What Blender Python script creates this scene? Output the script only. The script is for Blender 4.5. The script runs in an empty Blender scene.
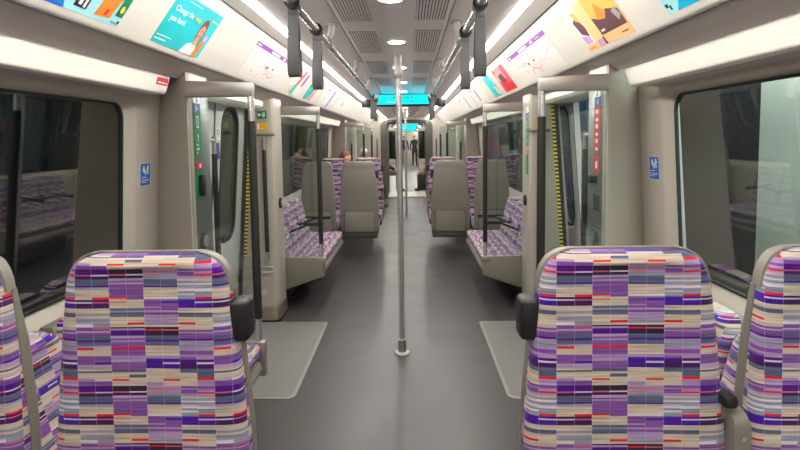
import bpy, bmesh, math, random
from math import pi, sin, cos, sqrt, radians
from mathutils import Vector, Matrix
random.seed(7)
SC = bpy.context.scene
COL = SC.collection

# ------------------------------------------------------------------ helpers
def lin(r, g, b):
    f = lambda c: (c/255/12.92) if c/255 <= .04045 else ((c/255+.055)/1.055)**2.4
    return (f(r), f(g), f(b), 1)

def tag(o, label=None, cat=None, group=None, kind=None):
    if label: o['label'] = label
    if cat: o['category'] = cat
    if group: o['group'] = group
    if kind: o['kind'] = kind
    return o

def thing(name, label, cat, loc=(0, 0, 0), rotz=0, group=None):
    o = bpy.data.objects.new(name, None)
    COL.objects.link(o)
    o.empty_display_size = .05
    o.location = loc
    o.rotation_euler = (0, 0, rotz)
    return tag(o, label, cat, group)

def dup(root, loc=None, rotz=None, label=None, group=None, mirror=False):
    r = root.copy(); COL.objects.link(r)
    if loc is not None: r.location = loc
    if rotz is not None: r.rotation_euler = (0, 0, rotz)
    if label: r['label'] = label
    if group: r['group'] = group
    for ch in list(root.children):
        c = ch.copy(); COL.objects.link(c); c.parent = r
        for g in list(ch.children):
            d = g.copy(); COL.objects.link(d); d.parent = c
    return r

class MB:
    """collects shapes and links them as ONE mesh object"""
    def __init__(s):
        s.bm = bmesh.new(); s.uv = None
    def quad(s, pts, mi=0):
        f = s.bm.faces.new([s.bm.verts.new(p) for p in pts]); f.material_index = mi; return f
    def box(s, x0, x1, y0, y1, z0, z1, mi=0, bev=0, seg=2):
        vs = [s.bm.verts.new((x, y, z)) for x in (x0, x1) for y in (y0, y1) for z in (z0, z1)]
        fs = []
        for idx in ((0, 1, 3, 2), (4, 6, 7, 5), (0, 4, 5, 1), (2, 3, 7, 6), (0, 2, 6, 4), (1, 5, 7, 3)):
            f = s.bm.faces.new([vs[i] for i in idx]); f.material_index = mi; fs.append(f)
        if bev:
            es = list({e for f in fs for e in f.edges})
            bmesh.ops.bevel(s.bm, geom=es, offset=bev, segments=seg, profile=.5, affect='EDGES', material=-1)
        return s
    def prism(s, poly, axis, a0, a1, mi=0, bev=0, seg=2):
        """poly: 2D points; axis: extrude axis 'x','y','z'. 2D axes are the remaining ones in order"""
        def P(p, a):
            if axis == 'x': return (a, p[0], p[1])
            if axis == 'y': return (p[0], a, p[1])
            return (p[0], p[1], a)
        A = [s.bm.verts.new(P(p, a0)) for p in poly]; B = [s.bm.verts.new(P(p, a1)) for p in poly]
        fs = [s.bm.faces.new(A), s.bm.faces.new(B[::-1])]
        n = len(poly)
        for i in range(n):
            fs.append(s.bm.faces.new((A[i], B[i], B[(i+1) % n], A[(i+1) % n])))
        for f in fs: f.material_index = mi
        if bev:
            es = list({e for f in fs for e in f.edges})
            bmesh.ops.bevel(s.bm, geom=es, offset=bev, segments=seg, profile=.5, affect='EDGES', material=-1)
        return s
    def tube(s, pts, r, n=14, mi=0, cap=True, closed=False):
        pts = [Vector(p) for p in pts]; rings = []; n = max(n, 14)
        R = r if isinstance(r, (list, tuple)) else [r]*len(pts)
        up = None
        for i, p in enumerate(pts):
            if closed: t = pts[(i+1) % len(pts)]-pts[i-1]
            else: t = (pts[min(i+1, len(pts)-1)]-pts[max(i-1, 0)])
            t.normalize()
            if up is None:
                up = Vector((0, 0, 1)) if abs(t.z) < .9 else Vector((1, 0, 0))
            a = t.cross(up)
            if a.length < 1e-4: a = t.cross(Vector((0, 1, 0)))
            a.normalize(); b = a.cross(t).normalized(); up = b
            rings.append([s.bm.verts.new(p+(a*cos(2*pi*k/n)+b*sin(2*pi*k/n))*R[i]) for k in range(n)])
        m = len(rings)
        for i in range(m if closed else m-1):
            A, B = rings[i], rings[(i+1) % m]
            for k in range(n):
                f = s.bm.faces.new((A[k], A[(k+1) % n], B[(k+1) % n], B[k])); f.material_index = mi
        if cap and not closed:
            for ring, fl in ((rings[0], 1), (rings[-1], 0)):
                f = s.bm.faces.new(ring[::-1] if not fl else ring); f.material_index = mi
        return s
    def lathe(s, prof, c=(0, 0, 0), n=24, axis='z', mi=0):
        rings = []
        for r, h in prof:
            ring = []
            for k in range(n):
                a = 2*pi*k/n
                p = {'z': (r*cos(a), r*sin(a), h), 'x': (h, r*cos(a), r*sin(a)), 'y': (r*cos(a), h, r*sin(a))}[axis]
                ring.append(s.bm.verts.new((c[0]+p[0], c[1]+p[1], c[2]+p[2])))
            rings.append(ring)
        for A, B in zip(rings, rings[1:]):
            for k in range(n):
                f = s.bm.faces.new((A[k], A[(k+1) % n], B[(k+1) % n], B[k])); f.material_index = mi
        for ring in (rings[0], rings[-1]):
            f = s.bm.faces.new(ring); f.material_index = mi
        return s
    def loft(s, loops, mi=0, cap=True, closed=True, uvs=None):
        rings = [[s.bm.verts.new(p) for p in L] for L in loops]
        n = len(rings[0])
        if uvs and s.uv is None: s.uv = s.bm.loops.layers.uv.new('UVMap')
        for i in range(len(rings)-1):
            A, B = rings[i], rings[i+1]
            for k in range(n if closed else n-1):
                k2 = (k+1) % n
                f = s.bm.faces.new((A[k], A[k2], B[k2], B[k])); f.material_index = mi
                if uvs:
                    for lp, (ii, kk) in zip(f.loops, ((i, k), (i, k2), (i+1, k2), (i+1, k))):
                        lp[s.uv].uv = uvs[ii][kk]
        if cap:
            for q, ring in ((0, rings[0]), (-1, rings[-1])):
                f = s.bm.faces.new(ring); f.material_index = mi
                if uvs:
                    for lp, kk in zip(f.loops, range(n)): lp[s.uv].uv = uvs[q][kk]
        return s
    def sweep(s, prof, y0, y1, mi=0, ys=None):
        """open profile of (x,z) points extruded along y as a single sheet"""
        ys = ys or (y0, y1)
        R = [[s.bm.verts.new((p[0], y, p[1])) for p in prof] for y in ys]
        for A, B in zip(R, R[1:]):
            for k in range(len(prof)-1):
                f = s.bm.faces.new((A[k], A[k+1], B[k+1], B[k])); f.material_index = mi
        return s
    def build(s, name, mats, parent=None, ang=28, bev=0, weld=False):
        bm = s.bm
        if weld: bmesh.ops.remove_doubles(bm, verts=bm.verts[:], dist=1e-5)
        if bev:
            es = [e for e in bm.edges if len(e.link_faces) == 2 and e.calc_face_angle(0) > radians(40)]
            bmesh.ops.bevel(bm, geom=es, offset=bev, segments=2, profile=.5, affect='EDGES', material=-1)
        bmesh.ops.recalc_face_normals(bm, faces=bm.faces[:])
        for f in bm.faces: f.smooth = True
        for e in bm.edges:
            if len(e.link_faces) == 2 and e.calc_face_angle(0) > radians(ang): e.smooth = False
        me = bpy.data.meshes.new(name); bm.to_mesh(me); bm.free()
        o = bpy.data.objects.new(name, me); COL.objects.link(o)
        for m in (mats if isinstance(mats, (list, tuple)) else [mats]): me.materials.append(m)
        if parent is not None: o.parent = parent
        return o

def rrect(y0, y1, z0, z1, r, n=6):
    """rounded rectangle loop (counter clockwise) as 2D points"""
    out = []
    for cx, cy, a0 in ((y1-r, z0+r, -pi/2), (y1-r, z1-r, 0), (y0+r, z1-r, pi/2), (y0+r, z0+r, pi)):
        for k in range(n+1):
            a = a0+pi/2*k/n; out.append((cx+r*cos(a), cy+r*sin(a)))
    return out

def outer_for(y0, y1, z0, z1, r, O, n=6):
    """points on rectangle O=(Y0,Y1,Z0,Z1) that match rrect loop"""
    Y0, Y1, Z0, Z1 = O; out = []
    for q, (cx, cy) in enumerate(((y1-r, z0+r), (y1-r, z1-r), (y0+r, z1-r), (y0+r, z0+r))):
        corner = ((Y1, Z0), (Y1, Z1), (Y0, Z1), (Y0, Z0))[q]
        s0 = ((cx, Z0), (Y1, cy), (cx, Z1), (Y0, cy))[q]
        s1 = ((Y1, cy), (cx, Z1), (Y0, cy), (cx, Z0))[q]
        for k in range(n+1):
            t = k/n
            if t <= .5:
                u = t*2; out.append((s0[0]+(corner[0]-s0[0])*u, s0[1]+(corner[1]-s0[1])*u))
            else:
                u = t*2-1; out.append((corner[0]+(s1[0]-corner[0])*u, corner[1]+(s1[1]-corner[1])*u))
    return out

# ------------------------------------------------------------------ materials
def mat(name, rgb, rough=.5, metal=0, noise=0, nscale=60, bump=0, spec=.5, coat=0, emis=None, es=0):
    m = bpy.data.materials.new(name); m.use_nodes = True
    nt = m.node_tree; b = nt.nodes['Principled BSDF']
    c = lin(*rgb)
    b.inputs['Base Color'].default_value = c
    b.inputs['Roughness'].default_value = rough; b.inputs['Metallic'].default_value = metal
    b.inputs['Specular IOR Level'].default_value = spec
    b.inputs['Coat Weight'].default_value = coat
    if emis:
        b.inputs['Emission Color'].default_value = lin(*emis); b.inputs['Emission Strength'].default_value = es
    if noise or bump:
        tc = nt.nodes.new('ShaderNodeTexCoord')
        nz = nt.nodes.new('ShaderNodeTexNoise'); nz.inputs['Scale'].default_value = nscale; nz.inputs['Detail'].default_value = 4
        nt.links.new(tc.outputs['Object'], nz.inputs['Vector'])
        if noise:
            mr = nt.nodes.new('ShaderNodeMapRange')
            mr.inputs['From Min'].default_value = .3; mr.inputs['From Max'].default_value = .7
            mr.inputs['To Min'].default_value = 1-noise; mr.inputs['To Max'].default_value = 1+noise
            nt.links.new(nz.outputs['Fac'], mr.inputs['Value'])
            mx = nt.nodes.new('ShaderNodeMix'); mx.data_type = 'RGBA'; mx.blend_type = 'MULTIPLY'
            mx.inputs['Factor'].default_value = 1; mx.inputs['A'].default_value = c
            nt.links.new(mr.outputs['Result'], mx.inputs['B'])
            nt.links.new(mx.outputs['Result'], b.inputs['Base Color'])
        if bump:
            bp = nt.nodes.new('ShaderNodeBump'); bp.inputs['Strength'].default_value = bump; bp.inputs['Distance'].default_value = .002
            nt.links.new(nz.outputs['Fac'], bp.inputs['Height']); nt.links.new(bp.outputs['Normal'], b.inputs['Normal'])
    return m

def emat(name, rgb, s):
    m = bpy.data.materials.new(name); m.use_nodes = True
    nt = m.node_tree; nt.nodes.clear()
    o = nt.nodes.new('ShaderNodeOutputMaterial'); e = nt.nodes.new('ShaderNodeEmission')
    e.inputs['Color'].default_value = lin(*rgb); e.inputs['Strength'].default_value = s
    nt.links.new(e.outputs[0], o.inputs[0]); return m

def glassmat(name, tint, refl_min, refl_max, rough=0.0):
    """thin pane: passes tinted light straight through and mirrors a share of it, more at a grazing angle"""
    m = bpy.data.materials.new(name); m.use_nodes = True
    nt = m.node_tree; nt.nodes.clear()
    o = nt.nodes.new('ShaderNodeOutputMaterial'); tr = nt.nodes.new('ShaderNodeBsdfTransparent'); gl = nt.nodes.new('ShaderNodeBsdfGlossy')
    tr.inputs['Color'].default_value = tint; gl.inputs['Roughness'].default_value = rough
    lw = nt.nodes.new('ShaderNodeLayerWeight'); lw.inputs['Blend'].default_value = .35
    mr = nt.nodes.new('ShaderNodeMapRange'); mr.inputs['To Min'].default_value = refl_min; mr.inputs['To Max'].default_value = refl_max
    mx = nt.nodes.new('ShaderNodeMixShader')
    nt.links.new(lw.outputs['Facing'], mr.inputs['Value']); nt.links.new(mr.outputs[0], mx.inputs[0])
    nt.links.new(tr.outputs[0], mx.inputs[1]); nt.links.new(gl.outputs[0], mx.inputs[2]); nt.links.new(mx.outputs[0], o.inputs[0])
    return m

M = {}
M['wall'] = mat('wall_panel', (180, 174, 161), .42, noise=.015, nscale=900)
M['pillar'] = mat('pillar_panel', (162, 156, 143), .38, noise=.015, nscale=900)
M['ceil'] = mat('ceiling_panel', (234, 226, 224), .22, noise=.02, nscale=700)
M['sideceil'] = mat('side_ceiling_panel', (206, 198, 194), .34)
M['recess'] = mat('recess_panel', (184, 176, 171), .4)
M['cream'] = mat('cream_panel', (244, 238, 226), .4)
M['cove'] = mat('cove_panel', (206, 201, 194), .45)
M['poster_panel'] = mat('advert_panel', (204, 199, 189), .35)
M['signpanel'] = mat('sign_panel_grey', (88, 90, 86), .3)
M['gap'] = mat('dark_gap', (38, 36, 36), .7)
M['steel'] = mat('brushed_steel', (172, 165, 158), .48, metal=.85, noise=.03, nscale=240)
M['polish'] = mat('polished_steel', (214, 211, 210), .26, metal=.85)
M['sleeve'] = mat('black_grip', (30, 29, 28), .55, bump=.2, nscale=500)
M['strap'] = mat('strap_grey', (92, 92, 92), .6)
M['black'] = mat('black_plastic', (17, 17, 18), .5)
M['rubber'] = mat('gasket_rubber', (34, 38, 38), .6)
M['shell'] = mat('seat_shell', (118, 114, 103), .45, noise=.02, nscale=800)
M['shellrim'] = mat('seat_rim', (140, 146, 136), .45)
M['dark'] = mat('dark_metal', (58, 55, 52), .5)
M['kick'] = mat('kick_plate', (176, 166, 152), .35, metal=.8)
M['door'] = mat('door_leaf', (196, 197, 193), .4)
M['white'] = mat('white_print', (232, 232, 228), .5)
M['offwhite'] = mat('pale_print', (212, 206, 197), .5)
M['green'] = mat('safety_green', (0, 118, 74), .45)
M['greend'] = mat('deep_green', (10, 92, 66), .45)
M['red'] = mat('sign_red', (200, 16, 28), .45)
M['blue'] = mat('sign_blue', (0, 100, 198), .45)
M['navy'] = mat('sign_navy', (48, 66, 140), .45)
M['yellow'] = mat('sign_yellow', (236, 196, 40), .45)
M['orange'] = mat('signal_orange', (240, 132, 30), .45)
M['purple'] = mat('line_purple', (134, 36, 156), .45)
M['ink'] = mat('print_black', (32, 30, 34), .5)
M['inkgrey'] = mat('print_grey', (150, 146, 150), .5)
M['cyan'] = mat('print_cyan', (10, 180, 190), .45)
M['cyand'] = mat('print_teal', (0, 178, 178), .45)
M['sky'] = mat('print_sky', (150, 208, 214), .45)
M['cobalt'] = mat('print_cobalt', (44, 112, 196), .45)
M['azure'] = mat('print_azure', (0, 168, 206), .45)
M['porange'] = mat('print_orange', (246, 128, 48), .45)
M['peach'] = mat('print_peach', (244, 184, 128), .45)
M['amber'] = mat('print_amber', (242, 170, 72), .45)
M['brown'] = mat('print_brown', (92, 58, 62), .45)
M['pskin'] = mat('print_skin', (226, 150, 118), .45)
M['phair'] = mat('print_hair', (132, 58, 46), .45)
M['crimson'] = mat('print_crimson', (214, 66, 84), .45)
M['rose'] = mat('print_rose', (234, 148, 150), .45)
M['lilac'] = mat('print_lilac', (186, 150, 200), .45)
M['magenta'] = mat('print_magenta', (226, 0, 140), .45)
M['led'] = emat('led_diffuser', (255, 251, 246), 27.0)
M['lamp'] = emat('downlight_diffuser', (255, 244, 234), 90.0)
M['screen'] = emat('screen_cyan', (20, 214, 232), 1.25)
M['screendark'] = mat('screen_text', (20, 70, 84), .4)
M['screenpink'] = emat('screen_magenta', (190, 60, 190), .9)
M['glass'] = glassmat('window_glass', (.80, .86, .83, 1), .10, .75)
M['doorglass'] = glassmat('door_glass', (.62, .72, .68, 1), .10, .7)
M['screenglass'] = glassmat('screen_glass', (.90, .95, .93, 1), .05, .6)
M['darkglass'] = glassmat('dark_glass', (.10, .17, .15, 1), .10, .6)
M['tunnel'] = mat('tunnel_wall', (30, 31, 33), .9, noise=.3, nscale=3)
M['psd'] = mat('platform_panel', (196, 208, 200), .5, noise=.04, nscale=4)
M['psdblue'] = mat('platform_frame', (24, 44, 98), .4)
M['psddark'] = mat('platform_dark', (30, 34, 38), .6, noise=.2, nscale=6)
M['skin'] = mat('skin', (214, 160, 134), .55)
M['coat_dark'] = mat('dark_coat', (38, 46, 46), .85)
M['trouser_grey'] = mat('grey_trousers', (122, 122, 124), .85)
M['tan'] = mat('tan_jacket', (196, 146, 108), .8)
M['pinkcloth'] = mat('pale_pink_trousers', (222, 180, 166), .8)
M['navycloth'] = mat('navy_jumper', (44, 50, 70), .85)
M['redhair'] = mat('auburn_hair', (124, 78, 58), .7)
M['brownhair'] = mat('brown_hair', (92, 64, 48), .7)
M['cap'] = mat('white_cap', (226, 226, 228), .7)
M['suitcase'] = mat('black_suitcase', (34, 34, 36), .5)
M['shoe'] = mat('dark_shoe', (40, 38, 38), .6)

def floor_mat():
    m = bpy.data.materials.new('floor_vinyl'); m.use_nodes = True
    nt = m.node_tree; b = nt.nodes['Principled BSDF']; L = nt.links.new
    tc = nt.nodes.new('ShaderNodeTexCoord')
    n1 = nt.nodes.new('ShaderNodeTexNoise'); n1.inputs['Scale'].default_value = 420; n1.inputs['Detail'].default_value = 2
    n2 = nt.nodes.new('ShaderNodeTexNoise'); n2.inputs['Scale'].default_value = 3.0; n2.inputs['Detail'].default_value = 5
    L(tc.outputs['Object'], n1.inputs['Vector']); L(tc.outputs['Object'], n2.inputs['Vector'])
    cr = nt.nodes.new('ShaderNodeValToRGB')
    cr.color_ramp.elements[0].position = .35; cr.color_ramp.elements[0].color = lin(79, 77, 75)
    cr.color_ramp.elements[1].position = .7; cr.color_ramp.elements[1].color = lin(58, 57, 56)
    L(n1.outputs['Fac'], cr.inputs['Fac'])
    mr = nt.nodes.new('ShaderNodeMapRange'); mr.inputs['To Min'].default_value = .35; mr.inputs['To Max'].default_value = .42
    mr.inputs['From Min'].default_value = .35; mr.inputs['From Max'].default_value = .65
    L(n2.outputs['Fac'], mr.inputs['Value']); L(mr.outputs[0], b.inputs['Roughness'])
    L(cr.outputs['Color'], b.inputs['Base Color']); b.inputs['Specular IOR Level'].default_value = .5
    return m
M['floor'] = floor_mat()

def rib_mat():
    m = bpy.data.materials.new('ribbed_mat'); m.use_nodes = True
    nt = m.node_tree; b = nt.nodes['Principled BSDF']; L = nt.links.new
    tc = nt.nodes.new('ShaderNodeTexCoord'); sp = nt.nodes.new('ShaderNodeSeparateXYZ'); L(tc.outputs['Object'], sp.inputs[0])
    w = nt.nodes.new('ShaderNodeMath'); w.operation = 'MULTIPLY'; w.inputs[1].default_value = 2*pi/.03; L(sp.outputs['Y'], w.inputs[0])
    s_ = nt.nodes.new('ShaderNodeMath'); s_.operation = 'SINE'; L(w.outputs[0], s_.inputs[0])
    cr = nt.nodes.new('ShaderNodeMapRange'); cr.inputs['From Min'].default_value = -1
    L(s_.outputs[0], cr.inputs['Value'])
    mx = nt.nodes.new('ShaderNodeMix'); mx.data_type = 'RGBA'
    mx.inputs['A'].default_value = lin(114, 112, 110); mx.inputs['B'].default_value = lin(117, 115, 113)
    L(cr.outputs[0], mx.inputs['Factor']); L(mx.outputs['Result'], b.inputs['Base Color'])
    bp = nt.nodes.new('ShaderNodeBump'); bp.inputs['Distance'].default_value = .001; bp.inputs['Strength'].default_value = .25
    L(s_.outputs[0], bp.inputs['Height']); L(bp.outputs[0], b.inputs['Normal']); b.inputs['Roughness'].default_value = .5
    return m
M['mat'] = rib_mat()
M['matedge'] = mat('mat_edge', (136, 134, 131), .5)

def hazard_mat():
    m = bpy.data.materials.new('hazard_tape'); m.use_nodes = True
    nt = m.node_tree; b = nt.nodes['Principled BSDF']; L = nt.links.new
    tc = nt.nodes.new('ShaderNodeTexCoord'); sp = nt.nodes.new('ShaderNodeSeparateXYZ'); L(tc.outputs['Object'], sp.inputs[0])
    w = nt.nodes.new('ShaderNodeMath'); w.operation = 'MULTIPLY'; w.inputs[1].default_value = 1/.031; L(sp.outputs['Z'], w.inputs[0])
    fr = nt.nodes.new('ShaderNodeMath'); fr.operation = 'FRACT'; L(w.outputs[0], fr.inputs[0])
    g = nt.nodes.new('ShaderNodeMath'); g.operation = 'GREATER_THAN'; g.inputs[1].default_value = .5; L(fr.outputs[0], g.inputs[0])
    mx = nt.nodes.new('ShaderNodeMix'); mx.data_type = 'RGBA'; mx.inputs['A'].default_value = lin(238, 212, 70); mx.inputs['B'].default_value = lin(24, 24, 24)
    L(g.outputs[0], mx.inputs['Factor']); L(mx.outputs['Result'], b.inputs['Base Color']); b.inputs['Roughness'].default_value = .5
    return m
M['hazard'] = hazard_mat()

PAL = dict(P=(84, 8, 140), DP=(70, 20, 96), PL=(50, 30, 64), L=(134, 84, 162), LL=(180, 152, 196), S=(92, 100, 130), LS=(150, 154, 174),
           B=(208, 192, 174), R=(232, 30, 40), PK=(204, 104, 124), V=(76, 22, 164), BL=(48, 44, 160), W=(222, 212, 222), O=(220, 130, 100))
SEQ = {}
SEQ['2L'] = '0P 22PK 28DP 40S 65P 72LS 80B 120DP 130W 136DP 156B 178LS 186B 195LS 215W 230L 245LL 252L 265S 280P 287S 302LL 312R 320B 345L 370L 378LL 395B 405S 412B 435LL 445L'
SEQ['2R'] = '0P 22W 28DP 40S 65P 72LS 80B 112R 120DP 130PK 136DP 156B 178LS 186B 195LS 230PK 238L 245LL 252L 265S 280P 287S 302LL 312B 345L 370BL 378LL 395B 405S 412B 435W 445L'
SEQ['3L'] = '0PL 20PK 26PL 38LL 48L 54LL 60L 70L 110R 118B 128O 133B 155S 165LS 172S 190B 222B 230PL 236LL 242P 265LL 275L 282LL 290L 310R 318L 345LL 370L 398S 410B 437R 445B'
SEQ['3R'] = '0PL 20W 26PL 38LL 48L 54LL 60L 70L 120B 155S 165LS 172S 190B 212R 220B 230PL 236LL 242P 265LL 275L 282LL 290L 310R 318L 345LL 370L 398S 410B 418S 432B'
SEQ['4L'] = '0LL 8PK 14LL 22O 29LS 40S 68P 74B 112W 120L 136L 150LL 156L 165LL 172L 182LL 190LL 215LS 222B 230PL 238R 245PL 265S 280P 287S 305B 345LL 355V 395B 437B 450LL'
SEQ['4R'] = '0LL 8PK 14LL 29LS 40S 68P 74B 112W 120L 128BL 136L 165LL 172L 182LL 190LL 215LS 222B 230PL 238PK 245PL 265S 280P 287S 305B 345LL 355V 370W 376V 395B 437R 445B'
SEQ['5L'] = '0L 10LL 14L 30LL 40B 48LS 58W 65LS 75W 88LS 98W 105LS 120V 156B 174S 190B 212R 220B 240L 250LL 255L 275P 285LL 290LS 310LL 325L 340LL 350L 358P 374DP 395S 412B'
SEQ['5R'] = '0L 12LL 22R 30LL 40B 48LS 58W 65LS 78W 90LS 112R 120V 130W 136V 156B 174S 190B 240L 250LL 255L 275P 285LL 290LS 310LL 325L 340LL 358P 370W 376DP 395S 430R 441LL'
def moquette():
    m = bpy.data.materials.new('moquette'); m.use_nodes = True
    nt = m.node_tree; b = nt.nodes['Principled BSDF']; L = nt.links.new; N = nt.nodes.new
    def math_(op, a, bb=None):
        n = N('ShaderNodeMath'); n.operation = op
        for i, v in enumerate((a, bb)):
            if v is None: continue
            if isinstance(v, (int, float)): n.inputs[i].default_value = v
            else: L(v, n.inputs[i])
        return n.outputs[0]
    uv = N('ShaderNodeUVMap'); uv.uv_map = 'UVMap'
    sp = N('ShaderNodeSeparateXYZ'); L(uv.outputs[0], sp.inputs[0])
    U, V = sp.outputs['X'], sp.outputs['Y']
    half = math_('FLOOR', math_('DIVIDE', U, .0415))
    idx = math_('FLOORED_MODULO', half, 8)
    vv = math_('FRACT', math_('DIVIDE', V, .285))
    out = None
    for i, k in enumerate(('5L', '5R', '2L', '2R', '3L', '3R', '4L', '4R')):
        cr = N('ShaderNodeValToRGB'); cr.color_ramp.interpolation = 'CONSTANT'
        st = []
        for t in SEQ[k].split():
            j = 0
            while t[j].isdigit(): j += 1
            st.append((int(t[:j])/465, lin(*PAL[t[j:]])))
        st = st[:32]
        el = cr.color_ramp.elements
        el[0].position = st[0][0]; el[0].color = st[0][1]
        el[1].position = st[1][0]; el[1].color = st[1][1]
        for p, c in st[2:]:
            e = el.new(p); e.color = c
        L(vv, cr.inputs['Fac'])
        if out is None: out = cr.outputs['Color']
        else:
            mx = N('ShaderNodeMix'); mx.data_type = 'RGBA'
            L(math_('GREATER_THAN', idx, i-.5), mx.inputs['Factor']); L(out, mx.inputs['A']); L(cr.outputs['Color'], mx.inputs['B'])
            out = mx.outputs['Result']
    # fine weave: thin darker and paler picks across the cloth, a pale stitch line at each half column
    w1 = math_('SINE', math_('MULTIPLY', V, 2*pi/.0052))
    nz = N('ShaderNodeTexNoise'); nz.inputs['Scale'].default_value = 230; nz.inputs['Detail'].default_value = 2
    mp = N('ShaderNodeMapping'); mp.inputs['Scale'].default_value = (.035, 1, 1); L(uv.outputs[0], mp.inputs['Vector']); L(mp.outputs[0], nz.inputs['Vector'])
    fac = math_('ADD', math_('MULTIPLY', w1, .05), math_('MULTIPLY', math_('SUBTRACT', nz.outputs['Fac'], .5), 1.5))
    fac = math_('ADD', fac, 1.0)
    mx = N('ShaderNodeMix'); mx.data_type = 'RGBA'; mx.blend_type = 'MULTIPLY'; mx.inputs['Factor'].default_value = 1
    L(out, mx.inputs['A']); L(math_('MULTIPLY', fac, .70), mx.inputs['B']); out = mx.outputs['Result']
    fu = math_('FRACT', math_('DIVIDE', U, .0415))
    st = math_('MULTIPLY', math_('LESS_THAN', fu, .03), .22)
    mx = N('ShaderNodeMix'); mx.data_type = 'RGBA'; L(st, mx.inputs['Factor']); L(out, mx.inputs['A']); mx.inputs['B'].default_value = lin(210, 196, 214)
    L(mx.outputs['Result'], b.inputs['Base Color']); b.inputs['Roughness'].default_value = .9
    b.inputs['Specular IOR Level'].default_value = .15; b.inputs['Sheen Weight'].default_value = .15
    bp = N('ShaderNodeBump'); bp.inputs['Strength'].default_value = .25; bp.inputs['Distance'].default_value = .001
    L(nz.outputs['Fac'], bp.inputs['Height']); L(bp.outputs[0], b.inputs['Normal'])
    return m
M['moq'] = moquette()

# ------------------------------------------------------------------ the shell of the car
Y0, Y1 = -2.6, 13.3            # the car in which the camera stands
def wx(z): return 1.34-.06*(z-.5)          # half width of the side wall, leaning in with height
VEST = [(2.574, 2.87, 4.18, 4.478), (8.95, 9.246, 10.554, 10.85)]    # screen, jamb, jamb, screen
WINS = [(-1.66, 2.465), (4.60, 8.82), (11.02, 12.95)]
ZT = 1.73                       # top of the window wall

def struct(o): o['kind'] = 'structure'; return o

fl = MB(); fl.box(-1.42, 1.42, Y0, Y1+.1, -.05, 0); struct(fl.build('floor', M['floor']))

# ceiling: flat middle panel, and the rest of the section on both sides
CZ = 2.065
c = MB(); c.box(-.26, .26, Y0, Y1, CZ, CZ+.03)
struct(c.build('ceiling', M['ceil']))
def arc(cx, cz, r, a0, a1, n=6):
    return [(cx+r*cos(a0+(a1-a0)*k/n), cz+r*sin(a0+(a1-a0)*k/n)) for k in range(n+1)]
def mir(prof, s): return [(s*x, z) for x, z in prof]
P_SIDE = [(.266, CZ+.03), (.266, CZ+.001), (.33, CZ-.004), (.42, CZ-.02), (.492, CZ-.04), (.50, CZ-.042), (.504, CZ-.036), (.504, CZ-.01)]
P_COVE = [(.553, 2.05), (.56, 2.066), (.60, 2.087), (.66, 2.105), (.72, 2.117), (.742, 2.119), (.744, 2.14)]
PA, PB = Vector((.790, 2.082)), Vector((.930, 1.890))
P_POST = [(.763, 2.135), (.764, 2.119), (.773, 2.104)]+[tuple(PA), tuple(PB), (.938, 1.880), (.945, 1.874), (.954, 1.871), (.962, 1.873), (.966, 1.879)]
P_REC = [(.968, 1.90), (.970, 1.872), (.985, 1.862), (1.02, 1.857), (1.055, 1.842), (1.09, 1.823), (1.098, 1.821), (1.10, 1.826)]
P_VAL = [(1.105, 1.85), (1.105, 1.816), (1.1075, 1.811), (1.127, 1.748), (1.129, 1.743), (1.133, 1.739), (1.139, 1.737), (1.18, 1.737)]
gi = 0
TR = 0
def trim(prof, y0, y1, m, s, thick=None):
    global TR
    TR += 1
    b = MB(); b.sweep(mir(prof, s), y0, y1)
    o = b.build('trim_%d' % TR, m, ang=50); return struct(o)
for s in (-1, 1):
    trim(P_SIDE, Y0, Y1, M['sideceil'], s)
    trim([(.254, CZ+.02), (.272, CZ+.02)], Y0, Y1, M['gap'], s)
    trim(P_COVE, Y0, Y1, M['cove'], s)
    trim([(.740, 2.130), (.770, 2.130)], Y0, Y1, M['gap'], s)
    trim([(.504, 2.036), (.556, 2.0475)], Y0, Y1, M['sideceil'], s)
    trim(P_POST, Y0, Y1, M['poster_panel'], s)
    trim([(.962, 1.884), (.974, 1.884)], Y0, Y1, M['gap'], s)
    trim(P_REC, Y0, Y1, M['recess'], s)
    # cream valance over the windows (ends capped) and over the doors
    segs = [(Y0, 2.56), (4.49, 8.935), (10.89, Y1)]
    for a, b_ in segs:
        TR += 1
        mb = MB()
        loop = mir(P_VAL, s)+mir([(1.18, 1.85)], s)
        ins = [(x+(-s*.0 if 0 else 0), z) for x, z in loop]
        cx = s*1.17; cz = 1.79
        sh = [(cx+(x-cx)*.94, cz+(z-cz)*.91) for x, z in loop]
        L = [[(x, a, z) for x, z in sh], [(x, a+.012, z) for x, z in loop], [(x, b_-.012, z) for x, z in loop], [(x, b_, z) for x, z in sh]]
        mb.loft(L)
        struct(mb.build('trim_%d' % TR, M['cream'], ang=40))
    for a, b_ in segs: trim([(1.135, 1.742), (1.17, 1.744), (1.20, 1.736), (1.30, 1.728)], a+.02, b_-.02, M['recess'], s)
    for v in VEST:
        TR += 1
        mb = MB(); mb.prism(mir([(1.10, 1.85), (1.105, 1.78), (1.13, 1.765), (1.36, 1.765), (1.36, 1.85)], s), 'y', v[1]+.002, v[2]-.002)
        struct(mb.build('trim_%d' % TR, M['cream']))

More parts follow.
